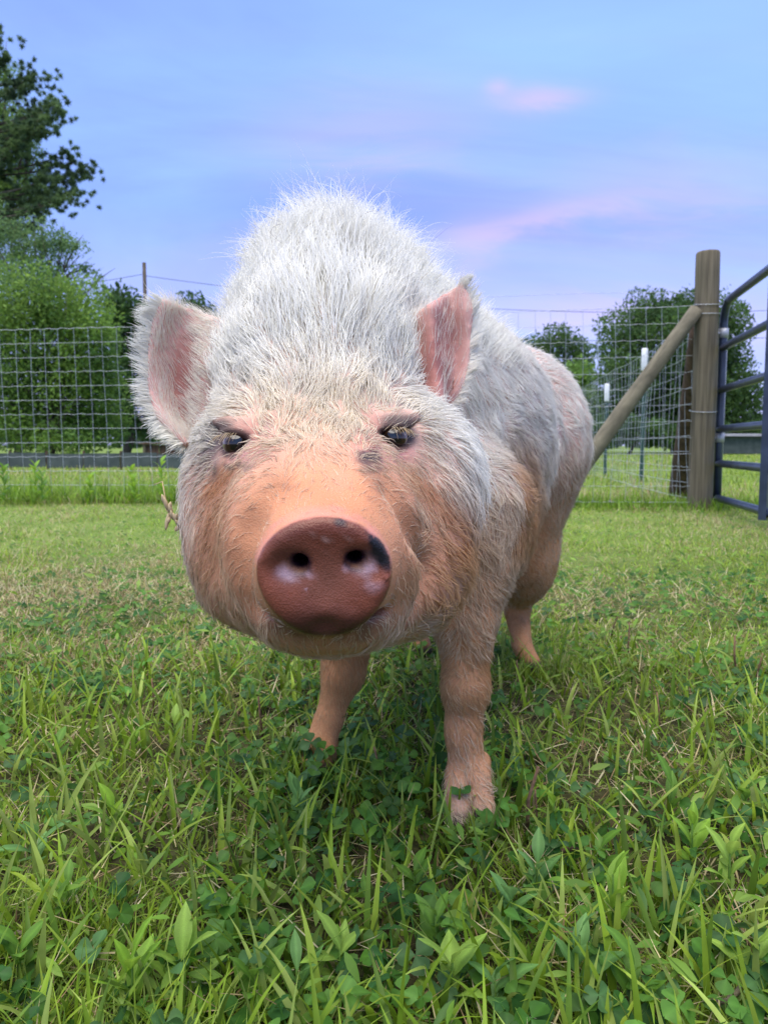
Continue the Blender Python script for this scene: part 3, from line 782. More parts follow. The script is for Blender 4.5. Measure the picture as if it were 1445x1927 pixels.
def ear_mask(p):
    out = np.zeros(len(p)); near = (p[:, 1] < 0.80) & (p[:, 2] > 0.38)
    idx = np.where(near)[0]; e = EARPTS[::3].astype(np.float32)
    for s in range(0, len(idx), 20000):
        g = p[idx[s:s + 20000]].astype(np.float32)
        dd = ((g ** 2).sum(1)[:, None] - 2 * g @ e.T + (e ** 2).sum(1)[None]).min(1)
        out[idx[s:s + 20000]] = 1 - sstep(0.007, 0.016, np.sqrt(np.maximum(dd, 0)))
    return out
def blob(px, py, x, y, rx, ry, soft=0.5, ang=0.0):
    c, s = math.cos(R(ang)), math.sin(R(ang))
    u = ((px - x) * c + (py - y) * s) / rx; v = (-(px - x) * s + (py - y) * c) / ry
    return 1 - sstep(1 - soft, 1 + soft, np.sqrt(u * u + v * v))
def paint(col, mask, c):
    m = np.clip(mask, 0, 1)[:, None]
    return col * (1 - m) + np.array(c) * m
def skin_colour(p, n):
    px, py, d = proj(p)
    head = 1 - sstep(0.72, 0.80, p[:, 1])
    nz = NZ(p * 60); nz_b = NZ2(p * 150); nzl = NZ3(p * 22)
    col = np.tile(np.array([0.62, 0.37, 0.27]), (len(p), 1))
    col = paint(col, 0.5 + 0.5 * nzl, (0.56, 0.40, 0.34))
    # lower flanks and legs: tan, dusty
    col = paint(col, (1 - sstep(0.24, 0.42, p[:, 2] + 0.03 * nzl)) * (1 - head), (0.54, 0.25, 0.105))
    # grey pigment patches under the coat of the flank
    col = paint(col, 0.35 * blob(px, py, 1010, 780, 45, 110, .8) * (1 - head) * (d > .8), (0.20, 0.20, 0.23))
    # muzzle, bare and orange
    col = paint(col, head * blob(px, py, 612, 1040, 270, 210, .4), (0.60, 0.275, 0.14))
    col = paint(col, head * 0.8 * blob(px, py, 612, 940, 90, 45, .6), (0.62, 0.26, 0.125))
    col = paint(col, head * 0.08 * blob(px + 12 * nz, py + 8 * nz_b, 640, 905, 26, 18, .8), (0.80, 0.56, 0.50))
    # brown cheeks (dirt) and tear stains
    for (x, y, rx, ry, a, w) in ((412, 945, 24, 70, 14, .6), (395, 1040, 22, 70, 0, .35), (800, 920, 56, 18, 42, .75), (850, 985, 24, 50, -10, .4), (415, 905, 44, 12, -42, .8)):
        col = paint(col, head * w * blob(px + 10 * nz, py + 10 * nz_b, x, y, rx, ry, .6, a), (0.44, 0.19, 0.085))
    # red crusts and wrinkles around the eyes
    for (x, y, rx, ry, w, c) in ((478, 830, 50, 42, .8, (.50, .22, .17)), (700, 822, 46, 46, .8, (.50, .22, .17)),
                                 (735, 852, 40, 17, .85, (.55, .24, .22)), (466, 856, 40, 15, .85, (.52, .24, .22)),
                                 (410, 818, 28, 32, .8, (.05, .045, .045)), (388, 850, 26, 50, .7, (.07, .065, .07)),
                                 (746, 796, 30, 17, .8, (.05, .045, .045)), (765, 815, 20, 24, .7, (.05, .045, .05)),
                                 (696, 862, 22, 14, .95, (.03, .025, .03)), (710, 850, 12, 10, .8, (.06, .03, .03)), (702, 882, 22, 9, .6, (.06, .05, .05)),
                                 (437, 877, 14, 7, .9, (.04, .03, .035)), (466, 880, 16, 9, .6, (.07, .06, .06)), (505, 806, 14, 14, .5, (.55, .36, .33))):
        col = paint(col, head * w * blob(px + 7 * nz, py + 7 * nz_b, x, y, rx, ry, .55), c)
    for (c, dr, s) in EYES:
        rel = p - c
        r = np.sqrt((rel[:, 0] / 0.0150) ** 2 + (rel[:, 2] / 0.0115) ** 2)
        lid = (1 - sstep(0.85, 1.15, r)) * (np.abs(rel[:, 1]) < 0.02)
        col = paint(col, lid * 0.9, (0.06, 0.035, 0.03))
        col = paint(col, 0.85 * (1 - sstep(0.5, 1.1, np.sqrt(((rel[:, 0] + s * 0.016) / 0.008) ** 2 + ((rel[:, 2] + 0.005) / 0.008) ** 2))) * (np.abs(rel[:, 1]) < 0.03), (0.62, 0.36, 0.37))
    # ears
    em = ear_mask(p)
    col = paint(col, em, (0.66, 0.40, 0.35))
    col = paint(col, em * (0.9 * blob(px, py, 348, 700, 26, 80, .7, 8) + 0.7 * blob(px, py, 368, 800, 20, 30, .7) + 1.0 * blob(px, py, 826, 665, 36, 105, .8, 6)), (0.42, 0.17, 0.14))
    # snout plate
    q = (p - SNC) @ SNR
    rr = np.sqrt((q[:, 0] / 0.0395) ** 2 + (q[:, 2] / 0.0345) ** 2)
    front = sstep(-0.0015, 0.0045, q[:, 1]) * (rr < 1.25) * (p[:, 1] < 0.47)
    mott = 0.5 + 0.5 * NZ2(p * 120)
    sc_ = np.array([0.225, 0.072, 0.042])[None] * (0.75 + 0.55 * mott[:, None])
    sc_ = paint(sc_, 0.7 * blob(px, py, 612, 1095, 40, 45, .8) + 0 * nz, (0.25, 0.10, 0.065))
    sc_ = paint(sc_, 0.8 * blob(px + 6 * nz, py + 6 * nz_b, 615, 1198, 118, 48, .5), (0.05, 0.022, 0.016))  # underside shade painted into the lower part of the plate
    sc_ = paint(sc_, 0.6 * blob(px + 10 * nz, py + 6 * nz_b, 612, 996, 112, 30, .6), (0.13, 0.036, 0.02))
    sc_ = paint(sc_, 0.55 * blob(px + 8 * nz, py + 8 * nz_b, 530, 1030, 40, 50, .8), (0.13, 0.045, 0.028))
    for (x, y, rx, ry, w) in ((545, 1076, 21, 14, .85), (572, 1077, 16, 9, .6), (686, 1066, 20, 13, .85), (660, 1067, 14, 8, .6), (700, 1056, 12, 18, .45), (708, 1100, 18, 13, .35), (575, 1106, 4, 8, .5)):
        sc_ = paint(sc_, w * blob(px + 6 * nz, py + 6 * nz_b, x, y, rx, ry, .6), (0.54, 0.38, 0.43))
    for (x, y, r_) in ((606, 1010, 4), (617, 1015, 5), (630, 1001, 3), (643, 1003, 3), (608, 1037, 4), (616, 1035, 3), (655, 1018, 3), (590, 1003, 2.5), (598, 1022, 2)):  # specular glints painted as pale dots into the plate colour
        sc_ = paint(sc_, 0.75 * blob(px, py, x, y, r_, r_, .5), (0.62, 0.42, 0.36))
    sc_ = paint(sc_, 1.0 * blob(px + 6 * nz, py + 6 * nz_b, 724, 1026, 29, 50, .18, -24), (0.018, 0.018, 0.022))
    sc_ = paint(sc_, 0.85 * blob(px + 3 * nz, py, 640, 982, 10, 9, .4), (0.03, 0.025, 0.03))
    sc_ = paint(sc_, 0.7 * blob(px + 5 * nz, py + 5 * nz_b, 712, 1090, 14, 10, .5), (0.28, 0.08, 0.03))
    for nn_ in NOS:
        rel = (p - nn_) @ SNR
        dk = (1 - sstep(0.7, 1.3, np.sqrt((rel[:, 0] / 0.0080) ** 2 + ((rel[:, 2] + .002) / 0.0080) ** 2))) * (rel[:, 1] < -0.0042)
        sc_ = paint(sc_, dk, (0.018, 0.006, 0.010))
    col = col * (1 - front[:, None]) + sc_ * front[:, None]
    for nn_ in NOS:
        rel = (p - nn_) @ SNR
        dk = (1 - sstep(0.75, 1.25, np.sqrt((rel[:, 0] / 0.0064) ** 2 + ((rel[:, 2] + .001) / 0.0060) ** 2))) * (1 - sstep(-.0045, -.0020, rel[:, 1])) * (rel[:, 1] > -.04)
        col = paint(col, dk, (0.030, 0.010, 0.018))
    # pink crusty rim above the plate
    rim = (np.abs(rr - 1.06) < 0.10) * (q[:, 2] > 0.006) * (q[:, 1] < 0.003) * (q[:, 1] > -0.012) * (0.5 + 0.5 * nz_b)
    col = paint(col, rim * 0.9, (0.66, 0.26, 0.20))
    # freckles on the muzzle
    col = paint(col, head * 0.35 * (NZ3(p * 420) > 0.66) * blob(px, py, 612, 930, 190, 60, .5), (0.30, 0.13, 0.09))
    # lower lip under the plate, mouth shadow painted into its colour
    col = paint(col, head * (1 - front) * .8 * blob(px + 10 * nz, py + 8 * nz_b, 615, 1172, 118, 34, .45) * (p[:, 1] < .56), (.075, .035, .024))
    # cleft between the toes, hoof tips
    col = paint(col, .7 * (np.abs(p[:, 0] - .0915) < .0028) * (p[:, 2] < .042) * (p[:, 1] < .80) * (p[:, 1] > .72), (.22, .10, .08))
    col = paint(col, (1 - sstep(0.012, 0.022, p[:, 2])), (0.12, 0.085, 0.07))
    return np.clip(col * (0.92 + 0.12 * nz[:, None]), 0.004, 0.9), em, front
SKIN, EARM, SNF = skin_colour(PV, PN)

def skin_mat():
    m, n, l = new_mat('pig_skin')
    o = n.new('ShaderNodeOutputMaterial'); b = n.new('ShaderNodeBsdfPrincipled'); l.new(b.outputs[0], o.inputs[0])
    a = n.new('ShaderNodeAttribute'); a.attribute_name = 'col'; l.new(a.outputs['Color'], b.inputs['Base Color'])
    b.inputs['Roughness'].default_value = 0.55; b.inputs['Specular IOR Level'].default_value = 0.28
    b.inputs['Subsurface Weight'].default_value = 0.12; b.inputs['Subsurface Radius'].default_value = (0.008, 0.003, 0.002); b.inputs['Subsurface Scale'].default_value = 0.5
    wa = n.new('ShaderNodeAttribute'); wa.attribute_name = 'wet'
    wm = n.new('ShaderNodeMapRange'); wm.inputs[3].default_value = 0.56; wm.inputs[4].default_value = 0.33; l.new(wa.outputs['Fac'], wm.inputs[0]); l.new(wm.outputs[0], b.inputs['Roughness'])
    t = n.new('ShaderNodeTexCoord')
    x = n.new('ShaderNodeTexNoise'); x.inputs['Scale'].default_value = 420; x.inputs['Detail'].default_value = 5; l.new(t.outputs['Object'], x.inputs['Vector'])
    v = n.new('ShaderNodeTexVoronoi'); v.inputs['Scale'].default_value = 900; l.new(t.outputs['Object'], v.inputs['Vector'])
    ad = n.new('ShaderNodeMath'); ad.operation = 'ADD'; l.new(x.outputs['Fac'], ad.inputs[0]); l.new(v.outputs['Distance'], ad.inputs[1])
    bp = n.new('ShaderNodeBump'); x2 = n.new('ShaderNodeTexNoise'); x2.inputs['Scale'].default_value = 95; x2.inputs['Detail'].default_value = 6; x2.inputs['Distortion'].default_value = 1.2; l.new(t.outputs['Object'], x2.inputs['Vector'])
    ad2 = n.new('ShaderNodeMath'); ad2.operation = 'MULTIPLY_ADD'; ad2.inputs[1].default_value = 2.2; l.new(x2.outputs['Fac'], ad2.inputs[0]); l.new(ad.outputs[0], ad2.inputs[2])
    bp.inputs['Strength'].default_value = 0.26; bp.inputs['Distance'].default_value = 0.0011; l.new(ad2.outputs[0], bp.inputs['Height']); l.new(bp.outputs[0], b.inputs['Normal'])
    return m
ORG = np.array([0.06, 1.05, 0.0])
pig = thing('pig', 'white and tan hairy pig with brown snout and tall bristly crest standing on the grass', 'pig', ORG)
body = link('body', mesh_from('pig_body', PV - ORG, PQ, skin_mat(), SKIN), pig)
wt = body.data.attributes.new('wet', 'FLOAT', 'POINT'); wt.data.foreach_set('value', np.clip(SNF, 0, 1).astype(np.float32))

# eyes
M_EYE, n_, l_ = new_mat('pig_eye')
o_ = n_.new('ShaderNodeOutputMaterial'); b_ = n_.new('ShaderNodeBsdfPrincipled'); l_.new(b_.outputs[0], o_.inputs[0])
a_n = n_.new('ShaderNodeAttribute'); a_n.attribute_name = 'col'; l_.new(a_n.outputs['Color'], b_.inputs['Base Color'])
b_.inputs['Roughness'].default_value = 0.06; b_.inputs['Coat Weight'].default_value = 0.6
def sphere(c, r, nu=28, nv=20):
    th = np.linspace(0, np.pi, nv + 1); ph = np.linspace(0, 2 * np.pi, nu, endpoint=False)
    v = np.stack([np.outer(np.sin(th), np.cos(ph)), np.outer(np.sin(th), np.sin(ph)), np.outer(np.cos(th), np.ones(nu))], -1).reshape(-1, 3)
    i = np.arange(nv)[:, None] * nu; j = np.arange(nu)[None]; j2 = (j + 1) % nu
    q = np.stack([i + j, i + nu + j, i + nu + j2, i + j2], -1).reshape(-1, 4)
    return np.asarray(c) + v * r, q, v
EYEOBJ = []
for (c, dr, s) in EYES:
    look = unit(-dr + np.array([-s * 0.10, 0, -0.05]))
    v, q, n0 = sphere(c + np.array([0, 0.001, 0]) - ORG, 0.0106)
    a = np.arccos(np.clip(n0 @ look, -1, 1))
    ec = np.tile(np.array([0.16, 0.10, 0.085]), (len(v), 1))
    ec = paint(ec, 1 - sstep(1.02, 1.08, a), (0.035, 0.017, 0.008))
    ec = paint(ec, 1 - sstep(0.58, 0.64, a), (0.004, 0.004, 0.004))
    EYEOBJ.append(link('eye', mesh_from('eye', v, q, M_EYE, ec), pig))

# ------------------------------------------------------------------ coat
def hair_mat():
    m, n, l = new_mat('bristle')
    o = n.new('ShaderNodeOutputMaterial'); h = n.new('ShaderNodeBsdfPrincipled')
    a = n.new('ShaderNodeAttribute'); a.attribute_name = 'hair_colour'; l.new(a.outputs['Color'], h.inputs['Base Color'])
    h.inputs['Roughness'].default_value = 0.42; h.inputs['Specular IOR Level'].default_value = 0.3
    t = n.new('ShaderNodeBsdfTranslucent'); l.new(a.outputs['Color'], t.inputs['Color'])
    mx = n.new('ShaderNodeMixShader'); mx.inputs[0].default_value = 0.25
    l.new(h.outputs[0], mx.inputs[1]); l.new(t.outputs[0], mx.inputs[2]); l.new(mx.outputs[0], o.inputs[0])
    return m
M_HAIR = hair_mat()
tri = np.vstack([PQ[:, [0, 1, 2]], PQ[:, [0, 2, 3]]])
tarea = 0.5 * np.linalg.norm(np.cross(PV[tri[:, 1]] - PV[tri[:, 0]], PV[tri[:, 2]] - PV[tri[:, 0]]), axis=1)
VIEW = unit(CAM - PV)
FACING = (PN * VIEW).sum(1)
Qs = (PV - SNC) @ SNR
SNRR = np.sqrt((Qs[:, 0] / 0.0395) ** 2 + (Qs[:, 2] / 0.0345) ** 2)
# control points of the growth direction on the head, in the picture plane: px, py, right, up, lift, length mm
CPT = np.array([
    (612, 930, 0, 1, .22, 6), (500, 990, -.8, .4, .2, 6), (725, 990, .8, .4, .2, 6), (612, 865, 0, 1, .28, 10), (560, 800, -.15, 1, .38, 15),
    (660, 800, .15, 1, .38, 15), (600, 730, 0, 1, .4, 24), (510, 750, -.4, .9, .4, 26), (440, 775, -.95, .35, .4, 24), (700, 730, .3, .95, .4, 26),
    (775, 765, .8, .6, .4, 24), (600, 650, -.05, 1, .42, 42), (480, 660, -.5, .85, .4, 34), (420, 690, -.7, .7, .45, 32), (750, 650, .45, .9, .42, 36), (560, 570, -.25, 1, .5, 60),
    (700, 570, .25, 1, .5, 60), (640, 560, 0, 1, .5, 64), (640, 480, 0, 1, .6, 78), (380, 870, -.9, -.2, .28, 16), (360, 960, -.7, -.6, .22, 15), (430, 1000, -.6, -.5, .15, 11),
    (380, 1120, -.5, -.8, .16, 15), (480, 1190, -.2, -1, .14, 13), (620, 1230, .1, -.9, .14, 10), (740, 1190, .5, -.8, .14, 13), (820, 1140, .75, -.55, .2, 18),
    (860, 1030, .85, -.5, .28, 22), (820, 940, .7, -.7, .2, 15), (830, 850, .85, -.45, .28, 19), (880, 900, .6, -.8, .35, 30), (520, 1120, -.7, -.5, .15, 7), (700, 1130, .7, -.5, .15, 7),
    (432, 806, -.9, .4, .3, 12), (745, 790, .5, .8, .3, 12), (485, 795, -.3, .9, .3, 13), (700, 790, .2, 1, .3, 13), (470, 870, -.8, .1, .25, 8), (715, 870, .8, .1, .25, 8), (790, 1030, .8, -.2, .25, 12), (450, 920, -.8, -.3, .25, 12), (780, 900, .8, -.35, .28, 14), (440, 1100, -.5, -.8, .15, 12)])
def head_field(px, py):
    w = 1.0 / (((px[:, None] - CPT[None, :, 0]) ** 2 + (py[:, None] - CPT[None, :, 1]) ** 2) + 300) ** 1.6
    w /= w.sum(1, keepdims=True)
    return w @ CPT[:, 2:]
def sample(n, weight):
    tw = weight[tri].mean(1) * tarea
    t = rng.choice(len(tri), n, p=tw / tw.sum())
    u, v = rng.random(n), rng.random(n); f = u + v > 1; u[f] = 1 - u[f]; v[f] = 1 - v[f]
    a, b, c = tri[t].T
    w = np.stack([1 - u - v, u, v], 1)
    mix = lambda A: (A[a].T * w[:, 0] + A[b].T * w[:, 1] + A[c].T * w[:, 2]).T
    return mix(PV), unit(mix(PN)), mix(EARM)
def clump(p, f, amp):
    return amp * np.stack([NZ(p * f), NZ2(p * f + 7.7), NZ3(p * f + 3.1)], -1)
def grow(name, root, direc, length, npt, bend, curl, radius, colour, wav=0.0, cell=0.0, amt=0.5):
    """direc (n,3) start directions; bend (n,3) added towards the tip; curl amplitude (n,)"""
    n = len(root); t = np.linspace(0, 1, npt)
    d0 = unit(direc)
    side = unit(np.cross(d0, rng.normal(size=(n, 3)))); up_ = np.cross(d0, side)
    ph = rng.random(n) * 6.28; fr = rng.uniform(1.5, 4.0, n)
    pts = np.zeros((n, npt, 3)); p = root.copy(); pts[:, 0] = p
    for i in range(1, npt):
        s = t[i]
        dd = unit(d0 + bend * s + (side * np.cos(ph + fr * s * 2)[:, None] + up_ * np.sin(ph + fr * s * 2)[:, None]) * (curl * s ** 1.7 * 1.25)[:, None] + wav * rng.normal(size=(n, 3)))
        p = p + dd * (length / (npt - 1))[:, None]
        pts[:, i] = p
    if cell:                                       # neighbouring bristles stick together towards the tip
        jit = root / cell + .35 * clump(root, 120, 1.0)
        key = np.floor(jit).astype(np.int64); key = key[:, 0] * 73856093 ^ key[:, 1] * 19349663 ^ key[:, 2] * 83492791
        _, inv = np.unique(key, return_inverse=True); inv = inv.ravel(); cntk = np.bincount(inv)
        am = amt * rng.uniform(.3, 1.2, n)
        for i in range(1, npt):
            mean = np.stack([np.bincount(inv, pts[:, i, a]) for a in range(3)], -1) / cntk[:, None]
            wgt = np.clip(am * t[i] ** .8, 0, .95)[:, None]
            pts[:, i] = pts[:, i] * (1 - wgt) + mean[inv] * wgt
    hc = bpy.data.hair_curves.new(name)
    hc.add_curves([npt] * n)
    hc.attributes['position'].data.foreach_set('vector', (pts - ORG).astype(np.float32).ravel())
    ra = hc.attributes.get('radius') or hc.attributes.new('radius', 'FLOAT', 'POINT')
    rr_ = (radius[:, None] * np.clip(1.08 - t ** 2.2, 0.12, 1)[None]).astype(np.float32)
    ra.data.foreach_set('value', rr_.ravel())
    c = np.ones((n, 4), np.float32); c[:, :3] = colour
    ca = hc.attributes.new('hair_colour', 'FLOAT_COLOR', 'CURVE'); ca.data.foreach_set('color', c.ravel())
    hc.materials.append(M_HAIR)
    return link(name, hc, pig)
WHITE = np.array([0.88, 0.87, 0.80]); CREAM = np.array([0.74, 0.64, 0.47]); TAN = np.array([0.62, 0.36, 0.17]); RUST = np.array([0.55, 0.27, 0.11]); INK = np.array([0.05, 0.045, 0.045])
def coat_colour(p):
    px, py, d = proj(p); n = len(p)
    head = 1 - sstep(0.72, 0.80, p[:, 1])
    nz = NZ(p * 30); nf = NZ2(p * 9)
    c = np.tile(WHITE, (n, 1))
    # lower body tan, with an uneven waterline
    low = (1 - sstep(0.27, 0.43, p[:, 2] + 0.05 * nf + 0.02 * nz)) * (1 - head)
    c = paint(c, low * 0.85, TAN)
    c = paint(c, (1 - head) * (1 - sstep(.30, .48, p[:, 2] + .05 * nz)) * 0.5, CREAM)
    c = paint(c, (1 - head) * .8 * blob(px + 15 * nz, py, 985, 960, 36, 120, .6, -8) * (d > .8), np.array([.58, .33, .15]))
    c = paint(c, (1 - head) * .15 * blob(px + 15 * nz, py, 1010, 770, 40, 90, .9), np.array([.55, .55, .58]))
    # face: cream on the brow, tan on the nose bridge, cheeks and jowls
    c = paint(c, head * 0.9 * sstep(640, 800, py + 25 * nz) * blob(px, py, 600, 900, 210, 240, .35), CREAM)
    c = paint(c, head * 0.8 * sstep(770, 900, py + 20 * nz) * blob(px, py, 610, 1000, 260, 200, .4), np.array([.66, .45, .28]))
    c = paint(c, head * 0.85 * blob(px + 25 * nz, py + 20 * nf, 860, 1090, 95, 135, .45, 10) * 1.1, TAN)
    c = paint(c, head * 0.75 * blob(px + 20 * nz, py, 420, 1090, 80, 130, .5), np.array([.62, .40, .21]))
    c = paint(c, head * 0.8 * sstep(1120, 1210, py + 15 * nz), np.array([.56, .38, .18]))
    for (x, y, rx, ry, a, w) in ((412, 945, 24, 70, 14, .5), (800, 925, 56, 18, 42, .7), (852, 990, 24, 50, -10, .35), (415, 905, 44, 12, -42, .7), (395, 1040, 20, 60, 0, .25)):
        c = paint(c, head * w * blob(px + 12 * nz, py + 10 * nf, x, y, rx, ry, .6, a), RUST)
    for (x, y, rx, ry, w) in ((408, 820, 20, 24, .55), (388, 850, 22, 42, .4), (748, 797, 24, 12, .5), (768, 812, 14, 18, .4)):
        c = paint(c, head * w * blob(px + 8 * nz, py, x, y, rx, ry, .6) * (rng.random(n) < .4), INK)
    c = paint(c, head * .8 * blob(px, py, 612, 1000, 170, 130, .5), np.array([.82, .62, .45]))
    v = rng.uniform(0.86, 1.06, n)[:, None]
    c = c * v
    c = c * (.95 + .10 * NZ2(p * 48) + .05 * NZ3(p * 130))[:, None]
    dark = rng.random(n) < 0.015
    c[dark] *= np.array([0.35, 0.30, 0.26])
    return np.clip(c, 0.01, 0.93)
def tangent(d, n): return d - (d * n).sum(1, keepdims=True) * n
RGT = np.array([1.0, 0, 0])
eye_r = np.min([np.sqrt(((PV - c) ** 2).sum(1)) for c, _, _ in EYES], axis=0)
HEADV = 1 - sstep(0.74, 0.80, PV[:, 1])
bare = sstep(1.02, 1.12, SNRR) + (PV[:, 1] > 0.50)
bare = np.clip(bare, 0, 1) * (1 - SNF) * (.06 + .94 * sstep(0.017, 0.034, eye_r))
vis = 0.12 + 0.88 * sstep(-0.35, 0.05, FACING)

# face and forehead: fine undercoat, then wiry guard hairs
w = HEADV * bare * vis * (1 - EARM) * (0.45 + 0.55 * sstep(900, 800, VPY)) * (PV[:, 1] < 0.79)
muz = blob(VPX, VPY, 612, 1015, 200, 150, .4)
for (cnt, lm, lift, rad, cur, colm, mz) in ((34000, .66, .8, .00015, .3, .92, .35), (17000, 1.18, 1.2, .00029, .45, 1.06, .9)):
    r_, n_r, _ = sample(cnt, w * (1 - mz * muz))
    px, py, _ = proj(r_); f = head_field(px, py)
    d = tangent(RGT * f[:, :1] + UP * f[:, 1:2] + clump(r_, 34, .30) + clump(r_, 110, .38), n_r)
    d = unit(d) + n_r * (f[:, 2] * lift * rng.uniform(.6, 1.5, len(r_)))[:, None] + rng.normal(size=r_.shape) * .12
    L = f[:, 3] / 1000 * lm * rng.uniform(.6, 1.15, len(r_))
    grow('face_hair', r_, d, L, 8, -n_r * (.25 + .35 * rng.random(len(r_)))[:, None] + np.array([0, 0, -.12]), cur * rng.uniform(.2, 1.4, len(r_)), np.clip(.00006 + L * .012, .00007, rad), np.clip(coat_colour(r_) * colm, 0, .93), .03, .0065, .55)

# crest: neck and shoulder hump
topz = PV[:, 2] - 0.50
w = (PV[:, 1] > 0.70) * (PV[:, 1] < 1.02) * sstep(-.02, .07, topz) * (1 - EARM) * (PN[:, 2] > -.2) * (0.4 + .6 * vis)
for (cnt, lm, rad, cur, colm) in ((10000, .55, .00018, .4, .88), (13000, 1.30, .00030, 1.4, 1.05)):
    r_, n_r, _ = sample(cnt, w)
    px, py, dd_ = proj(r_)
    fan = (px - 655) / 180
    d = unit(tangent(np.array([0, .05, 1.0]) + RGT * (fan * .34)[:, None] + clump(r_, 26, .38) + clump(r_, 80, .30), n_r)) + n_r * rng.uniform(.35, .85, len(r_))[:, None] + rng.normal(size=r_.shape) * .10
    hump = sstep(.53, .61, r_[:, 2])
    L = (0.036 + .064 * hump * (1 - .5 * np.clip(np.abs(fan), 0, 1))) * lm * rng.uniform(.5, 1.1, len(r_))
    bend = RGT * (fan * .35 + rng.normal(size=len(r_)) * .4)[:, None] + np.array([0, .25, -.5]) * rng.uniform(.2, 1.4, len(r_))[:, None]
    grow('crest_hair', r_, d, L, 11, bend, rng.uniform(.0, 1, len(r_)) ** 1.5 * cur, np.full(len(r_), rad), np.clip(coat_colour(r_) * colm, 0, .93), .03, .010, .60)

# flanks and back
w = (PV[:, 1] > 0.755) * (PV[:, 2] > np.where(PV[:, 1] > 1.15, .10, .17)) * vis * (1 - EARM) * (1 - .7 * sstep(.03, .10, topz) * (PV[:, 1] < 1.0)) / (0.35 + (PV[:, 1] - .7))
r_, n_r, _ = sample(70000, w)
d = AX * .55 + np.array([.05, 0, -.62]); d = tangent(d[None] + clump(r_, 18, .55) + clump(r_, 55, .45), n_r)
d = unit(d) + n_r * rng.uniform(.10, .34, len(r_))[:, None] + rng.normal(size=r_.shape) * .10
L = .021 * rng.uniform(.6, 1.2, len(r_)) * (0.6 + .4 * sstep(.2, .35, r_[:, 2]))
grow('coat_hair', r_, d, L, 7, clump(r_, 60, .5) - n_r * .2, rng.uniform(.1, .6, len(r_)), np.full(len(r_), .00023), coat_colour(r_), .05, .007, .5)

# legs and lower belly
w = (PV[:, 2] < 0.20) * (PV[:, 1] > 0.70) * (PV[:, 2] > .022) * vis
r_, n_r, _ = sample(30000, w)
d = tangent(np.array([.15, .35, -.8])[None] + clump(r_, 25, .35) + clump(r_, 80, .3), n_r)
d = unit(d) + n_r * rng.uniform(.08, .30, len(r_))[:, None]
L = (.004 + .010 * sstep(.05, .15, r_[:, 2])) * rng.uniform(.6, 1.2, len(r_))
c_ = paint(np.tile(np.array([.62, .40, .21]), (len(r_), 1)), .5 + .9 * NZ(r_ * 25), TAN) * rng.uniform(.7, 1.15, len(r_))[:, None]
grow('leg_hair', r_, d, L, 5, -n_r * .2, rng.uniform(.05, .3, len(r_)), np.full(len(r_), .00018), c_, .03)

# ears: long fringe from the edges, finer hair on the faces
for pts_, s in ((EL[0], -1), (ER[0], 1)):
    ns, nt = 44, 66
    g = pts_.reshape(ns, nt, 3)
    n = 1100
    if s < 0:
        tt = rng.random(n); si = 1 - rng.random(n) ** 2 * .22
        outd = np.array([-1.0, -.15, 0])
    else:
        tt = rng.random(n); si = 1 - rng.random(n) ** 2 * .25
        outd = np.array([.5, -.05, 0])
    fi = si * (ns - 1); fj = tt * (nt - 1)
    i0 = np.minimum(fi.astype(int), ns - 2); j0 = np.minimum(fj.astype(int), nt - 2); u = (fi - i0)[:, None]; v = (fj - j0)[:, None]
    r_ = g[i0, j0] * (1 - u) * (1 - v) + g[i0 + 1, j0] * u * (1 - v) + g[i0, j0 + 1] * (1 - u) * v + g[i0 + 1, j0 + 1] * u * v
    edge = unit(g[i0 + 1, j0] - g[np.maximum(i0 - 4, 0), j0])
    if s < 0: d = edge * .9 + outd * .5 + np.array([0, 0, 1.0]) * (.75 - 1.05 * tt)[:, None]
    else: d = edge * .45 + np.array([.25, 0, 1.0]) * (1.05 - .75 * tt)[:, None] + outd * (.2 + .5 * tt)[:, None]
    d = unit(d) + clump(r_, 90, .45) + rng.normal(size=r_.shape) * .10
    L = rng.uniform(.45, 1.1, n) * (.026 if s < 0 else .022)
    grow('ear_fringe', r_, d, L, 8, np.array([0, .0, -.15]) + rng.normal(size=r_.shape) * .15, rng.uniform(0, .4, n), np.full(n, .00031), np.clip(WHITE * rng.uniform(.9, 1.08, n)[:, None], 0, .93), .02, .006, .6)
w = (EARM > .35) * (FACING > -.2) * (1 - .93 * blob(VPX, VPY, 838, 655, 58, 120, .2, 4)) * (1 - .8 * blob(VPX, VPY, 348, 690, 22, 75, .5, 8))
w = w * (1 - .6 * (VPX < 600) * blob(VPX, VPY, 325, 700, 40, 110, .4, 8))
r_, n_r, _ = sample(4200, w.astype(float))
px, py, _ = proj(r_); left = px < 600
d = np.where(left[:, None], np.array([-.75, 0, .55]) + 0 * r_, np.array([.25, 0, 1.0]) + 0 * r_)
d = unit(tangent(d + clump(r_, 45, .4), n_r)) + n_r * rng.uniform(.15, .5, len(r_))[:, None]
L = rng.uniform(.008, .020, len(r_))
grow('ear_hair', r_, d, L, 6, -n_r * .1, rng.uniform(0, .5, len(r_)), np.full(len(r_), .00015), np.clip(paint(np.tile(WHITE, (len(r_), 1)), rng.random(len(r_)) * .4, CREAM), 0, .93), .03)
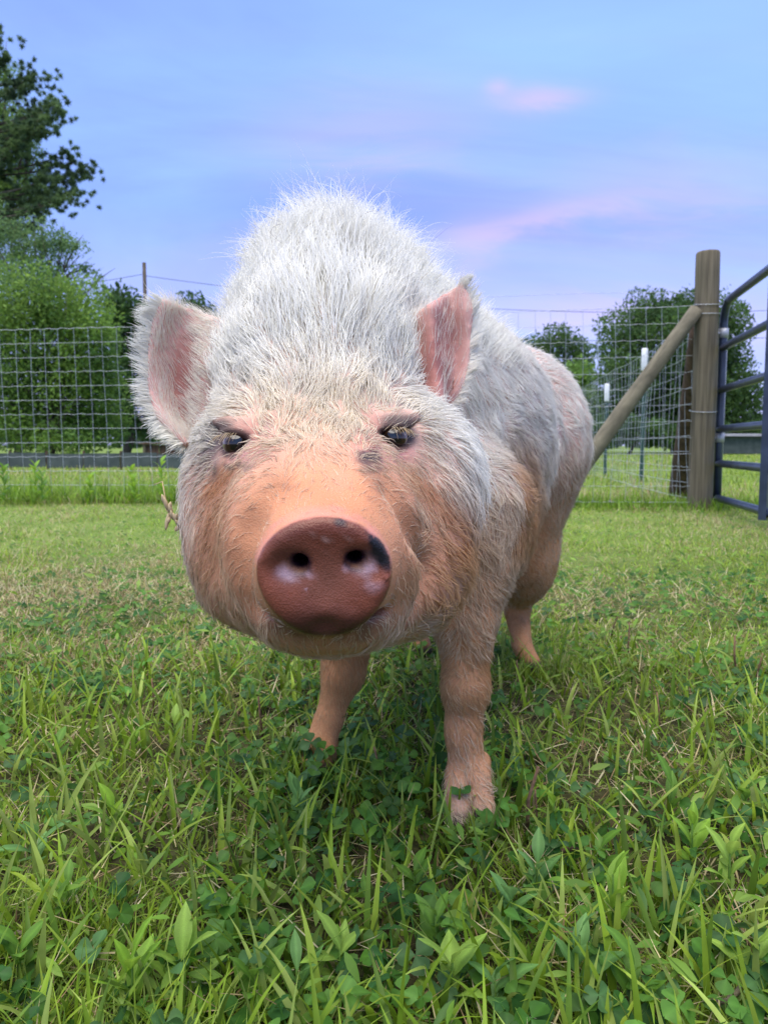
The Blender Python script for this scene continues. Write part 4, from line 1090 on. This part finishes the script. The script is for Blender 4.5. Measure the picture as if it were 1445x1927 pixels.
# long hair from the brow over the right ear root and a few stray bristles
# lashes
for (c, dr, s), eo in zip(EYES, EYEOBJ):
    lr, ld, ll = [], [], []
    for _ in range(18):
        u = rng.uniform(-.3, 1) * s
        lr.append(c + np.array([s * .002 + u * .0125, -.0085 + .002 * abs(u), .0085 - .003 * u * u]))
        ld.append(np.array([s * .35 + u * .35, -.55, -.42 + rng.normal() * .12])); ll.append(rng.uniform(.007, .012))
    lr, ld, ll = np.array(lr), np.array(ld), np.array(ll)
    grow('eyelash', lr, ld, ll, 7, np.array([0, 0, -.6]) + 0 * lr, rng.uniform(0, .3, len(lr)), np.full(len(lr), .00016), np.tile(np.array([.50, .38, .22]), (len(lr), 1)), .01).parent = eo

# ------------------------------------------------------------------ pasture plants
def dryness(x, y):
    p = np.stack([x * 1.1, y * .8, np.zeros_like(x)], -1)
    patch = np.exp(-((x + .75) / .65) ** 2 - ((y - 2.0) / .8) ** 2)
    return np.clip(.38 + .5 * NZ(p) + .3 * NZ2(p * 3.1) + .6 * patch, 0, 1)
GREENS = np.array([(.15, .25, .018), (.21, .33, .026), (.10, .185, .020), (.26, .37, .04), (.18, .25, .05), (.30, .40, .08)])
STRAWS = np.array([(.46, .39, .21), (.36, .29, .15), (.55, .49, .30), (.25, .17, .085)])
def blades(x, y, length, width, lean, curve, col, seg=4, fold=.35, z0=None):
    """grass blades with a folded midrib; arrays of n"""
    n = len(x); s = np.linspace(0, 1, seg + 1)
    az = rng.random(n) * 2 * np.pi
    h = np.stack([np.cos(az), np.sin(az), np.zeros(n)], -1); w = np.stack([-np.sin(az), np.cos(az), np.zeros(n)], -1)
    tw = rng.normal(size=n) * .5
    p = np.stack([x, y, ground_z(x, y) - .003 if z0 is None else z0], -1)
    V = np.zeros((n, seg + 1, 3, 3)); C = np.zeros((n, seg + 1, 3, 3))
    for i, t in enumerate(s):
        th = lean + curve * t
        if i: p = p + (h * np.sin(th)[:, None] + Z * np.cos(th)[:, None]) * (length / seg)[:, None]
        nr = h * -np.cos(th)[:, None] + Z * np.sin(th)[:, None]
        ws = width * max(.02, (1 - t ** 2.2) * (.62 + .38 * min(1, t * 4)))
        ww = w * np.cos(tw * t)[:, None] + nr * np.sin(tw * t)[:, None]
        V[:, i, 0] = p - ww * ws[:, None] / 2 + nr * (ws * fold * .5)[:, None]
        V[:, i, 1] = p
        V[:, i, 2] = p + ww * ws[:, None] / 2 + nr * (ws * fold * .5)[:, None]
        tip_tone = .80 + .3 * t  # blade colour grows lighter from root to tip
        C[:, i, :] = (col * tip_tone)[:, None, :]
    b = (np.arange(n) * (seg + 1) * 3)[:, None, None]
    qs = []
    for i in range(seg):
        for a in (0, 1): qs.append([i * 3 + a, i * 3 + a + 1, i * 3 + 4 + a, i * 3 + 3 + a])
    q = (b + np.array(qs)[None]).reshape(-1, 4)
    return V.reshape(-1, 3), [q], C.reshape(-1, 3)
def in_view(n, y0, y1, margin=.12, power=1.0, side=.61):
    y = y0 + (y1 - y0) * rng.random(n) ** power
    x = (rng.random(n) * 2 - 1) * (y * side + margin)
    return x, y
def pick(pal, n): return pal[rng.integers(0, len(pal), n)] * rng.uniform(.75, 1.25, n)[:, None]
def blend(x, y, n, strength=1.0):
    dry = rng.random(n) < dryness(x, y) ** 1.5 * .75 * strength
    c = pick(GREENS, n); c[dry] = pick(STRAWS, dry.sum()); return c, dry
parts = []
# near: fine upright and arching blades
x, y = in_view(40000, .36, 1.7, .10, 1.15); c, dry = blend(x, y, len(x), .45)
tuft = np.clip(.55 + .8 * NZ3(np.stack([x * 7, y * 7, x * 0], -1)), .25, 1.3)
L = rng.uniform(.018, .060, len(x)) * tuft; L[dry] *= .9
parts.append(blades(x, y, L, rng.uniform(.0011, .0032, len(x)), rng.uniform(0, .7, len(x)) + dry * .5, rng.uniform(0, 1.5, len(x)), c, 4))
# broad blades in the foreground
x, y = in_view(2600, .36, 1.4, .06, 1.1); c = pick(GREENS, len(x))
parts.append(blades(x, y, rng.uniform(.035, .10, len(x)), rng.uniform(.0035, .0080, len(x)), rng.uniform(0, .45, len(x)), rng.uniform(.1, 1.3, len(x)), c, 6))
# middle distance
x, y = in_view(75000, 1.3, 5.2, .2, 1.35); c, dry = blend(x, y, len(x), 1.0)
L = rng.uniform(.020, .055, len(x)) * np.clip(.7 + .7 * NZ3(np.stack([x * 3, y * 3, x * 0], -1)), .35, 1.4)
parts.append(blades(x, y, L, rng.uniform(.0018, .0045, len(x)), rng.uniform(.1, .9, len(x)), rng.uniform(0, 1.2, len(x)), c * 1.15, 2))
# taller fringe along the fence
n = 9000; x = rng.uniform(-3.6, 2.6, n); y = 5.0 - .075 * x + rng.normal(size=n) * .16 + .02
c = pick(GREENS, n); L = rng.uniform(.05, .17, n) * np.where(x < 0, 1.2, .75)
parts.append(blades(x, y, L, rng.uniform(.004, .009, n), rng.uniform(0, .6, n), rng.uniform(0, 1.0, n), c * np.array([.8, .95, .8]), 3))
# far sward
x, y = in_view(45000, 5.0, 30, .6, 2.0); c, dry = blend(x, y, len(x), .7)
parts.append(blades(x, y, rng.uniform(.05, .13, len(x)), rng.uniform(.004, .010, len(x)) * (y / 6), rng.uniform(.1, .8, len(x)), rng.uniform(0, 1, len(x)), c, 2))
# denser tufts round the feet, where the mower and the teeth do not reach
for (fx, fy, sx, sy, n) in ((-.085, .865, .045, .02, 260), (.095, .735, .05, .012, 50), (.265, 1.27, .05, .02, 220), (-.02, .84, .08, .05, 260)):
    x = fx + rng.normal(size=n) * sx; y = fy + rng.normal(size=n) * sy; c = pick(GREENS, n) * .85
    parts.append(blades(x, y, rng.uniform(.025, .065, n), rng.uniform(.0015, .004, n), rng.uniform(0, .5, n), rng.uniform(0, 1.2, n), c, 4))
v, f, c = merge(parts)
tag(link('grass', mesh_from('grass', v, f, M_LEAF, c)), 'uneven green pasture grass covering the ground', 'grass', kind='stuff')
# dead thatch lying between the stems
parts = []
x, y = in_view(8000, .36, 2.2, .1, 1.0); d_ = dryness(x, y); kp = rng.random(len(x)) < .35 + .65 * d_; x, y = x[kp], y[kp]
parts.append(blades(x, y, rng.uniform(.02, .06, len(x)), rng.uniform(.0009, .0022, len(x)), rng.uniform(.9, 1.5, len(x)), rng.uniform(-.5, .4, len(x)), pick(STRAWS, len(x)), 3, .2, ground_z(x, y) + rng.uniform(0, .018, len(x))))
x, y = in_view(16000, 1.8, 5.0, .2, 1.3); d_ = dryness(x, y); kp = rng.random(len(x)) < .1 + .9 * d_; x, y = x[kp], y[kp]
parts.append(blades(x, y, rng.uniform(.02, .055, len(x)), rng.uniform(.0011, .0024, len(x)), rng.uniform(.7, 1.5, len(x)), rng.uniform(-.5, .4, len(x)), pick(STRAWS, len(x)), 2, .2, ground_z(x, y) + rng.uniform(0, .025, len(x))))
v, f, c = merge(parts)
tag(link('thatch', mesh_from('thatch', v, f, M_STRAW, c)), 'pale dead grass thatch lying between green stems', 'thatch', kind='stuff')

# clover: three leaflets on a stem
def leaflet(nu=4, nv=5, obov=True):
    v, f = [], []
    for j in range(nv + 1):
        t = j / nv
        w = (math.sin(math.pi * min(1, t ** 1.35)) * .5 + .10 * t) if obov else (math.sin(math.pi * t ** 1.15) * .17 + .03 * (1 - t))
        if j == nv: w *= .35
        for i in range(nu + 1):
            s = i / nu * 2 - 1
            y_ = t - (.10 * (1 - abs(s)) if (j == nv and obov) else 0)
            v.append((s * w, y_, .16 * abs(s) * w * 2 * .6 - .16 * t * t))
    for j in range(nv):
        for i in range(nu):
            a = j * (nu + 1) + i; f.append((a, a + 1, a + nu + 2, a + nu + 1))
    return np.array(v), np.array(f)
LV, LF = leaflet()
SV, SF = leaflet(2, 3)
def frames(nrm, head):
    z_ = unit(nrm); y_ = unit(head - (head * z_).sum(1, keepdims=True) * z_); x_ = np.cross(y_, z_)
    return np.stack([x_, y_, z_], -1)
def clover(n, y0, y1, power, size, tv, tf, hmax, stems=True, side=.545, at=None):
    x, y = in_view(n, y0, y1, .08, power, side)
    if at is not None: x, y = at; n = len(x)
    den = NZ2(np.stack([x * 3.2 + 4, y * 3.2, x * 0], -1)) + .3 * NZ(np.stack([x * 9, y * 9, x * 0], -1))
    kp = (at is not None) | (den + .55 * (1 - np.abs(x + .05) / .6) + rng.normal(size=n) * .25 > .05)
    x, y = x[kp], y[kp]; n = len(x)
    g = ground_z(x, y); hgt = rng.uniform(.25, 1, n) * hmax
    base = np.stack([x, y, g], -1); tip = base + np.stack([rng.normal(size=n) * .012, rng.normal(size=n) * .012, hgt], -1)
    nrm = unit(np.stack([rng.normal(size=n) * .45, rng.normal(size=n) * .45 - .25, np.ones(n)], -1))
    pal = np.array([(.045, .125, .018), (.065, .165, .022), (.035, .105, .022), (.085, .195, .03), (.06, .135, .04)])
    col = pick(pal, n); out = []
    a0 = rng.random(n) * 6.283; sz = size * rng.uniform(.6, 1.25, n)
    for k_ in range(3):
        a = a0 + k_ * 2.094 + rng.normal(size=n) * .15
        head = np.stack([np.cos(a), np.sin(a), -.1 + rng.normal(size=n) * .25], -1)
        nn_ = unit(nrm + rng.normal(size=(n, 3)) * .22)
        M_ = frames(nn_, head) * sz[:, None, None]
        v, f, c = instance(tv, tf, M_, tip, col * rng.uniform(.85, 1.15, n)[:, None])
        t = np.tile(tv[:, 0], n); c = c * (1 + .25 * (np.abs(t) < .08))[:, None]
        out.append((v, [f], c))
    if stems:
        m = (base + tip) / 2 + rng.normal(size=base.shape) * .004
        wv = unit(np.cross(Z[None], rng.normal(size=(n, 3)))) * .0007
        V = np.stack([base - wv, base + wv, m + wv, m - wv, tip + wv * .8, tip - wv * .8], 1).reshape(-1, 3)
        b = (np.arange(n) * 6)[:, None]
        q = np.vstack([b + np.array([[0, 1, 2, 3]]), b + np.array([[3, 2, 4, 5]])])
        out.append((V, [q], np.repeat(col * np.array([1.6, 1.5, 1.2]), 6, axis=0)))
    return out
parts = clover(1150, .36, 1.25, 1.2, .0125, LV, LF, .040) + clover(1800, 1.1, 2.4, 1.2, .013, SV, SF, .030)
for (fx, fy, sx, sy, n) in ((-.09, .862, .04, .018, 34), (.125, .742, .015, .008, 4), (0, .80, .06, .05, 40)):
    parts += clover(n, 0, 1, 1, .0135, LV, LF, .052, at=(fx + rng.normal(size=n) * sx, fy + rng.normal(size=n) * sy))
v, f, c = merge(parts)
tag(link('clover', mesh_from('clover', v, f, M_LEAF, c)), 'low dark green clover patch spreading through the grass', 'clover', kind='stuff')
# small oval leaves and broad low leaves of the ground cover
OV, OF = leaflet(2, 4, False)
def ground_leaves(n, y0, y1, power, smin_, smax, pal, up=.5):
    x, y = in_view(n, y0, y1, .08, power); n = len(x)
    pos = np.stack([x, y, ground_z(x, y) + rng.uniform(.0, .035, n)], -1); a = rng.random(n) * 6.283
    head = np.stack([np.cos(a), np.sin(a), rng.uniform(.0, 1.6, n) * up], -1)
    nrm = unit(np.stack([rng.normal(size=n) * .5, rng.normal(size=n) * .5 - .2, np.ones(n)], -1))
    M_ = frames(nrm, head) * rng.uniform(smin_, smax, n)[:, None, None]
    M_[:, :, 0] *= rng.uniform(.6, 1.1, n)[:, None]
    v, f, c = instance(OV, OF, M_, pos, pick(pal, n)); return [(v, [f], c)]
PALM = np.array([(.095, .20, .022), (.14, .265, .028), (.07, .15, .03), (.19, .31, .05)])
parts = ground_leaves(3000, .36, 1.5, 1.15, .008, .026, PALM, .7) + ground_leaves(6500, 1.3, 4.6, 1.3, .012, .032, PALM, .8)
v, f, c = merge(parts)
tag(link('ground_cover', mesh_from('ground_cover', v, f, M_LEAF, c)), 'small oval weed leaves mixed through the grass', 'ground cover', kind='stuff')

# single weeds one can pick out: broad lance-shaped leaves on a short stem
WV, WF = leaflet(4, 8, False)
wcols = [(.17, .31, .03), (.10, .21, .026), (.12, .25, .065), (.22, .35, .055)]
def leaf_mesh(c, k_):
    v = WV.copy(); v[:, 2] += -.38 * v[:, 1] ** 2 * (.2 + .8 * k_) + .012 * np.sin(v[:, 1] * 19); v[:, 0] *= (.9 + .3 * k_)
    cc = np.tile(np.array(c), (len(v), 1)); cc *= (1 + .35 * (np.abs(v[:, 0]) < .02))[:, None] * (.9 + .2 * v[:, 1:2])
    return mesh_from('weed_leaf', v, WF, M_LEAF, cc)
LEAFMESH = [leaf_mesh(c, k_) for c in wcols for k_ in (0, .5, 1)]
stv, stf = tube([(0, 0, -.02), (.02, 0, .5), (0, .02, 1.0)], [.03, .026, .018], 6)
STEMMESH = mesh_from('weed_stem', stv, stf, M_LEAF, np.tile(np.array((.14, .26, .05)), (len(stv), 1)))
WLAB = ('yellow-green lance-leaved weed sprouting from clover in front of the pig', 'deep green lance-leaved weed low in the clover', 'bluish-green lance-leaved weed sprouting through the near grass', 'pale lime lance-leaved weed standing up in the near grass')
def weed(pos, h, nleaf, ll, ci, spread, label, group):
    w = thing('broadleaf_weed', label, 'weed', pos, group, rng.random() * 6.28)
    s = link('stem', STEMMESH, w); s.scale = (h * .9 if h < .06 else .05, h * .9 if h < .06 else .05, h)
    for i in range(nleaf):
        t = .15 + .85 * i / max(1, nleaf - 1)
        o = link('leaf', LEAFMESH[ci * 3 + int(rng.integers(0, 3))], w)
        a = i * 2.4 + rng.normal() * .3; el = spread * (1.1 - t * .5) * rng.uniform(.7, 1.2)
        o.location = (0, 0, h * t * .98)
        d_ = Vector((math.cos(a) * math.sin(el), math.sin(a) * math.sin(el), math.cos(el)))
        nz = (Vector((0, 0, 1)) - d_ * d_.z); nz = nz.normalized() if nz.length > 1e-3 else Vector((1, 0, 0)); xx = d_.cross(nz)
        o.rotation_euler = Matrix((xx, d_, nz)).transposed().to_euler()
        sc = ll * rng.uniform(.75, 1.15) * (1 - .25 * abs(t - .5)); o.scale = (sc, sc, sc)
WL = 'bright green lance-leaved weed sprouting from the clover and grass in front of the pig'
for (px, py, h, nl, ll, ci, sp) in [(70, 1640, .035, 5, .040, 2, .6), (215, 1600, .045, 5, .036, 0, .5), (250, 1900, .045, 6, .042, 0, .6), (345, 1880, .040, 6, .045, 3, .5), (560, 1890, .03, 5, .034, 2, .8), (430, 1760, .035, 5, .030, 1, .9),
        (640, 1850, .03, 5, .036, 3, .8), (820, 1790, .035, 6, .036, 1, .7), (850, 1905, .04, 6, .042, 3, .6), (960, 1760, .040, 5, .036, 2, .6), (1010, 1690, .045, 5, .034, 2, .5), (1085, 1880, .055, 6, .042, 2, .5), (1150, 1760, .06, 5, .040, 0, .4),
        (1190, 1900, .04, 6, .04, 1, .7), (1260, 1560, .05, 6, .040, 1, .6), (1300, 1640, .05, 6, .036, 0, .5), (1370, 1700, .055, 5, .036, 3, .4), (1420, 1880, .045, 6, .036, 3, .7), (1400, 1560, .05, 6, .036, 1, .6), (780, 1680, .03, 5, .030, 1, .9),
        (560, 1560, .05, 5, .038, 2, .5), (130, 1720, .03, 5, .032, 1, .8), (40, 1850, .035, 6, .036, 1, .7), (250, 1420, .04, 5, .034, 0, .6), (330, 1400, .04, 5, .032, 3, .5), (110, 1440, .04, 5, .034, 1, .7), (930, 1905, .03, 5, .036, 2, .9), (1330, 1800, .03, 5, .03, 1, .8),
        (690, 1730, .03, 5, .028, 1, .9), (1130, 1640, .035, 5, .03, 1, .7), (480, 1900, .03, 5, .034, 1, .8), (1040, 1560, .035, 5, .03, 0, .7)]:
    d0 = .40 / math.tan(math.atan((py - CY) / F) + TILT)
    g = np.array([(px - CX) / F * (d0 * math.cos(TILT) + .4 * math.sin(TILT)), d0, 0.0]); g[2] = float(ground_z(g[0], g[1]))
    weed(g, h, nl + 1, ll * .9, ci, sp, WLAB[ci], ('yellow-green weeds', 'deep green weeds', 'bluish-green weeds', 'pale lime weeds')[ci] + ' in the foreground grass')
TL = 'tall upright leafy weed growing at the foot of the wire fence'
for i, x in enumerate((-2.55, -2.35, -2.2, -1.95, -1.72, -1.62, -1.45, -1.25, -2.45, -1.12)):
    weed((x, 4.95 + .1 * rng.normal(), 0), rng.uniform(.18, .33), 14, .075, int(rng.integers(0, 2)), .7, TL, 'weeds along the fence foot')
# brown cut stalks
SL = 'thin brown dead stalk standing upright in the grass'
stalk = [mesh_from('stalk', *tube([(0, 0, -.1), (.04 * a, .02, .5), (.02, .05 * a, 1)], [.035, .03, .024], 6), noise_mat('dead_stalk_%d' % i, (.09, .045, .025), (.22, .13, .07), 9, .85)) for i, a in enumerate((1, -1, .3))]
for (px, py, h) in [(495, 1390, .060), (992, 1570, .075), (1010, 1560, .045), (50, 1330, .05), (118, 1330, .045), (1418, 1290, .06), (1150, 1200, .05), (640, 1330, .06), (1385, 1270, .07), (290, 1340, .05), (975, 1300, .05), (720, 1480, .05), (210, 1250, .05), (1240, 1370, .05), (1180, 1230, .06)]:
    d0 = .40 / math.tan(math.atan((py - CY) / F) + TILT)
    o = link('dead_stalk', stalk[int(rng.integers(0, 3))], None, ((px - CX) / F * (d0 * math.cos(TILT) + .4 * math.sin(TILT)), d0, 0))
    o.rotation_euler = (rng.normal() * .16, rng.normal() * .16, rng.random() * 6); o.scale = (h * .9, h * .9, h); tag(o, SL, 'stalk', 'dead stalks in the grass')
# twigs on the ground
for (a, b, r, lab) in (((1000, 1612), (1090, 1622), .0035, 'short brown twig lying on bare soil beside the front hoof'), ((1330, 1925), (1400, 1890), .0028, 'grey forked twig poking out of the grass'), ((0, 1785), (85, 1772), .0022, 'pale dry twig lying flat among clover leaves')):
    q = []
    for (px, py) in (a, b):
        d0 = .40 / math.tan(math.atan((py - CY) / F) + TILT); q.append(np.array([(px - CX) / F * (d0 * math.cos(TILT) + .4 * math.sin(TILT)), d0, .010]))
    q0_, q1_ = q; n_t = 9; t = np.linspace(0, 1, n_t)[:, None]
    pts = (q1_ - q0_) * t + .003 * np.sin(t * 9) * Z + .0015 * rng.normal(size=(n_t, 3))
    v, f = tube(pts, np.linspace(r, r * .55, n_t) * rng.uniform(.85, 1.15, n_t), 7)
    tag(link('twig', mesh_from('twig', v, f, M_BROWNWOOD if r > .003 else M_POST), None, q0_), lab, 'twig')
# dry seed head caught in the cheek bristles
A = [P(306, 906, .62), P(311, 935, .62), P(314, 958, .62), P(322, 972, .62), P(336, 985, .62), P(352, 996, .62)]
st = thing('seed_head', 'dry straw-coloured grass seed head caught in the bristles of the pig\'s cheek', 'grass seed', A[-1])
v, f = tube(np.array(A) - A[-1], [.0005, .0006, .0007, .0008, .0008, .0007], 6); SM = M_STRAW
link('stem', mesh_from('stem', v, f, SM, np.tile(np.array((.5, .40, .22)), (len(v), 1))), st)
for (x0, y0, x1, y1) in ((316, 960, 309, 935), (318, 965, 312, 998), (324, 968, 318, 948), (326, 978, 322, 960), (334, 985, 326, 965), (340, 990, 330, 978), (350, 997, 336, 984), (320, 972, 316, 985), (344, 994, 342, 976), (330, 982, 334, 966), (318, 962, 322, 944), (337, 988, 330, 1000), (312, 950, 305, 930), (346, 996, 348, 984)):
    a, b = P(x0, y0, .62), P(x1, y1, .617); t = np.linspace(0, 1, 7)[:, None]
    v, f = tube(a + (b - a) * t - A[-1], .0019 * np.sin(np.pi * np.linspace(.06, .97, 7)) ** .8, 6)
    link('seed', mesh_from('seed', v, f, SM, np.tile(np.array((.55, .44, .27)) * rng.uniform(.8, 1.1), (len(v), 1))), st)
v, f = tube(np.array([P(306, 906, .62), P(299, 909, .62), P(290, 912, .62)]) - A[-1], .0004, 5); link('awn', mesh_from('awn', v, f, SM, np.tile(np.array((.5, .42, .25)), (len(v), 1))), st)
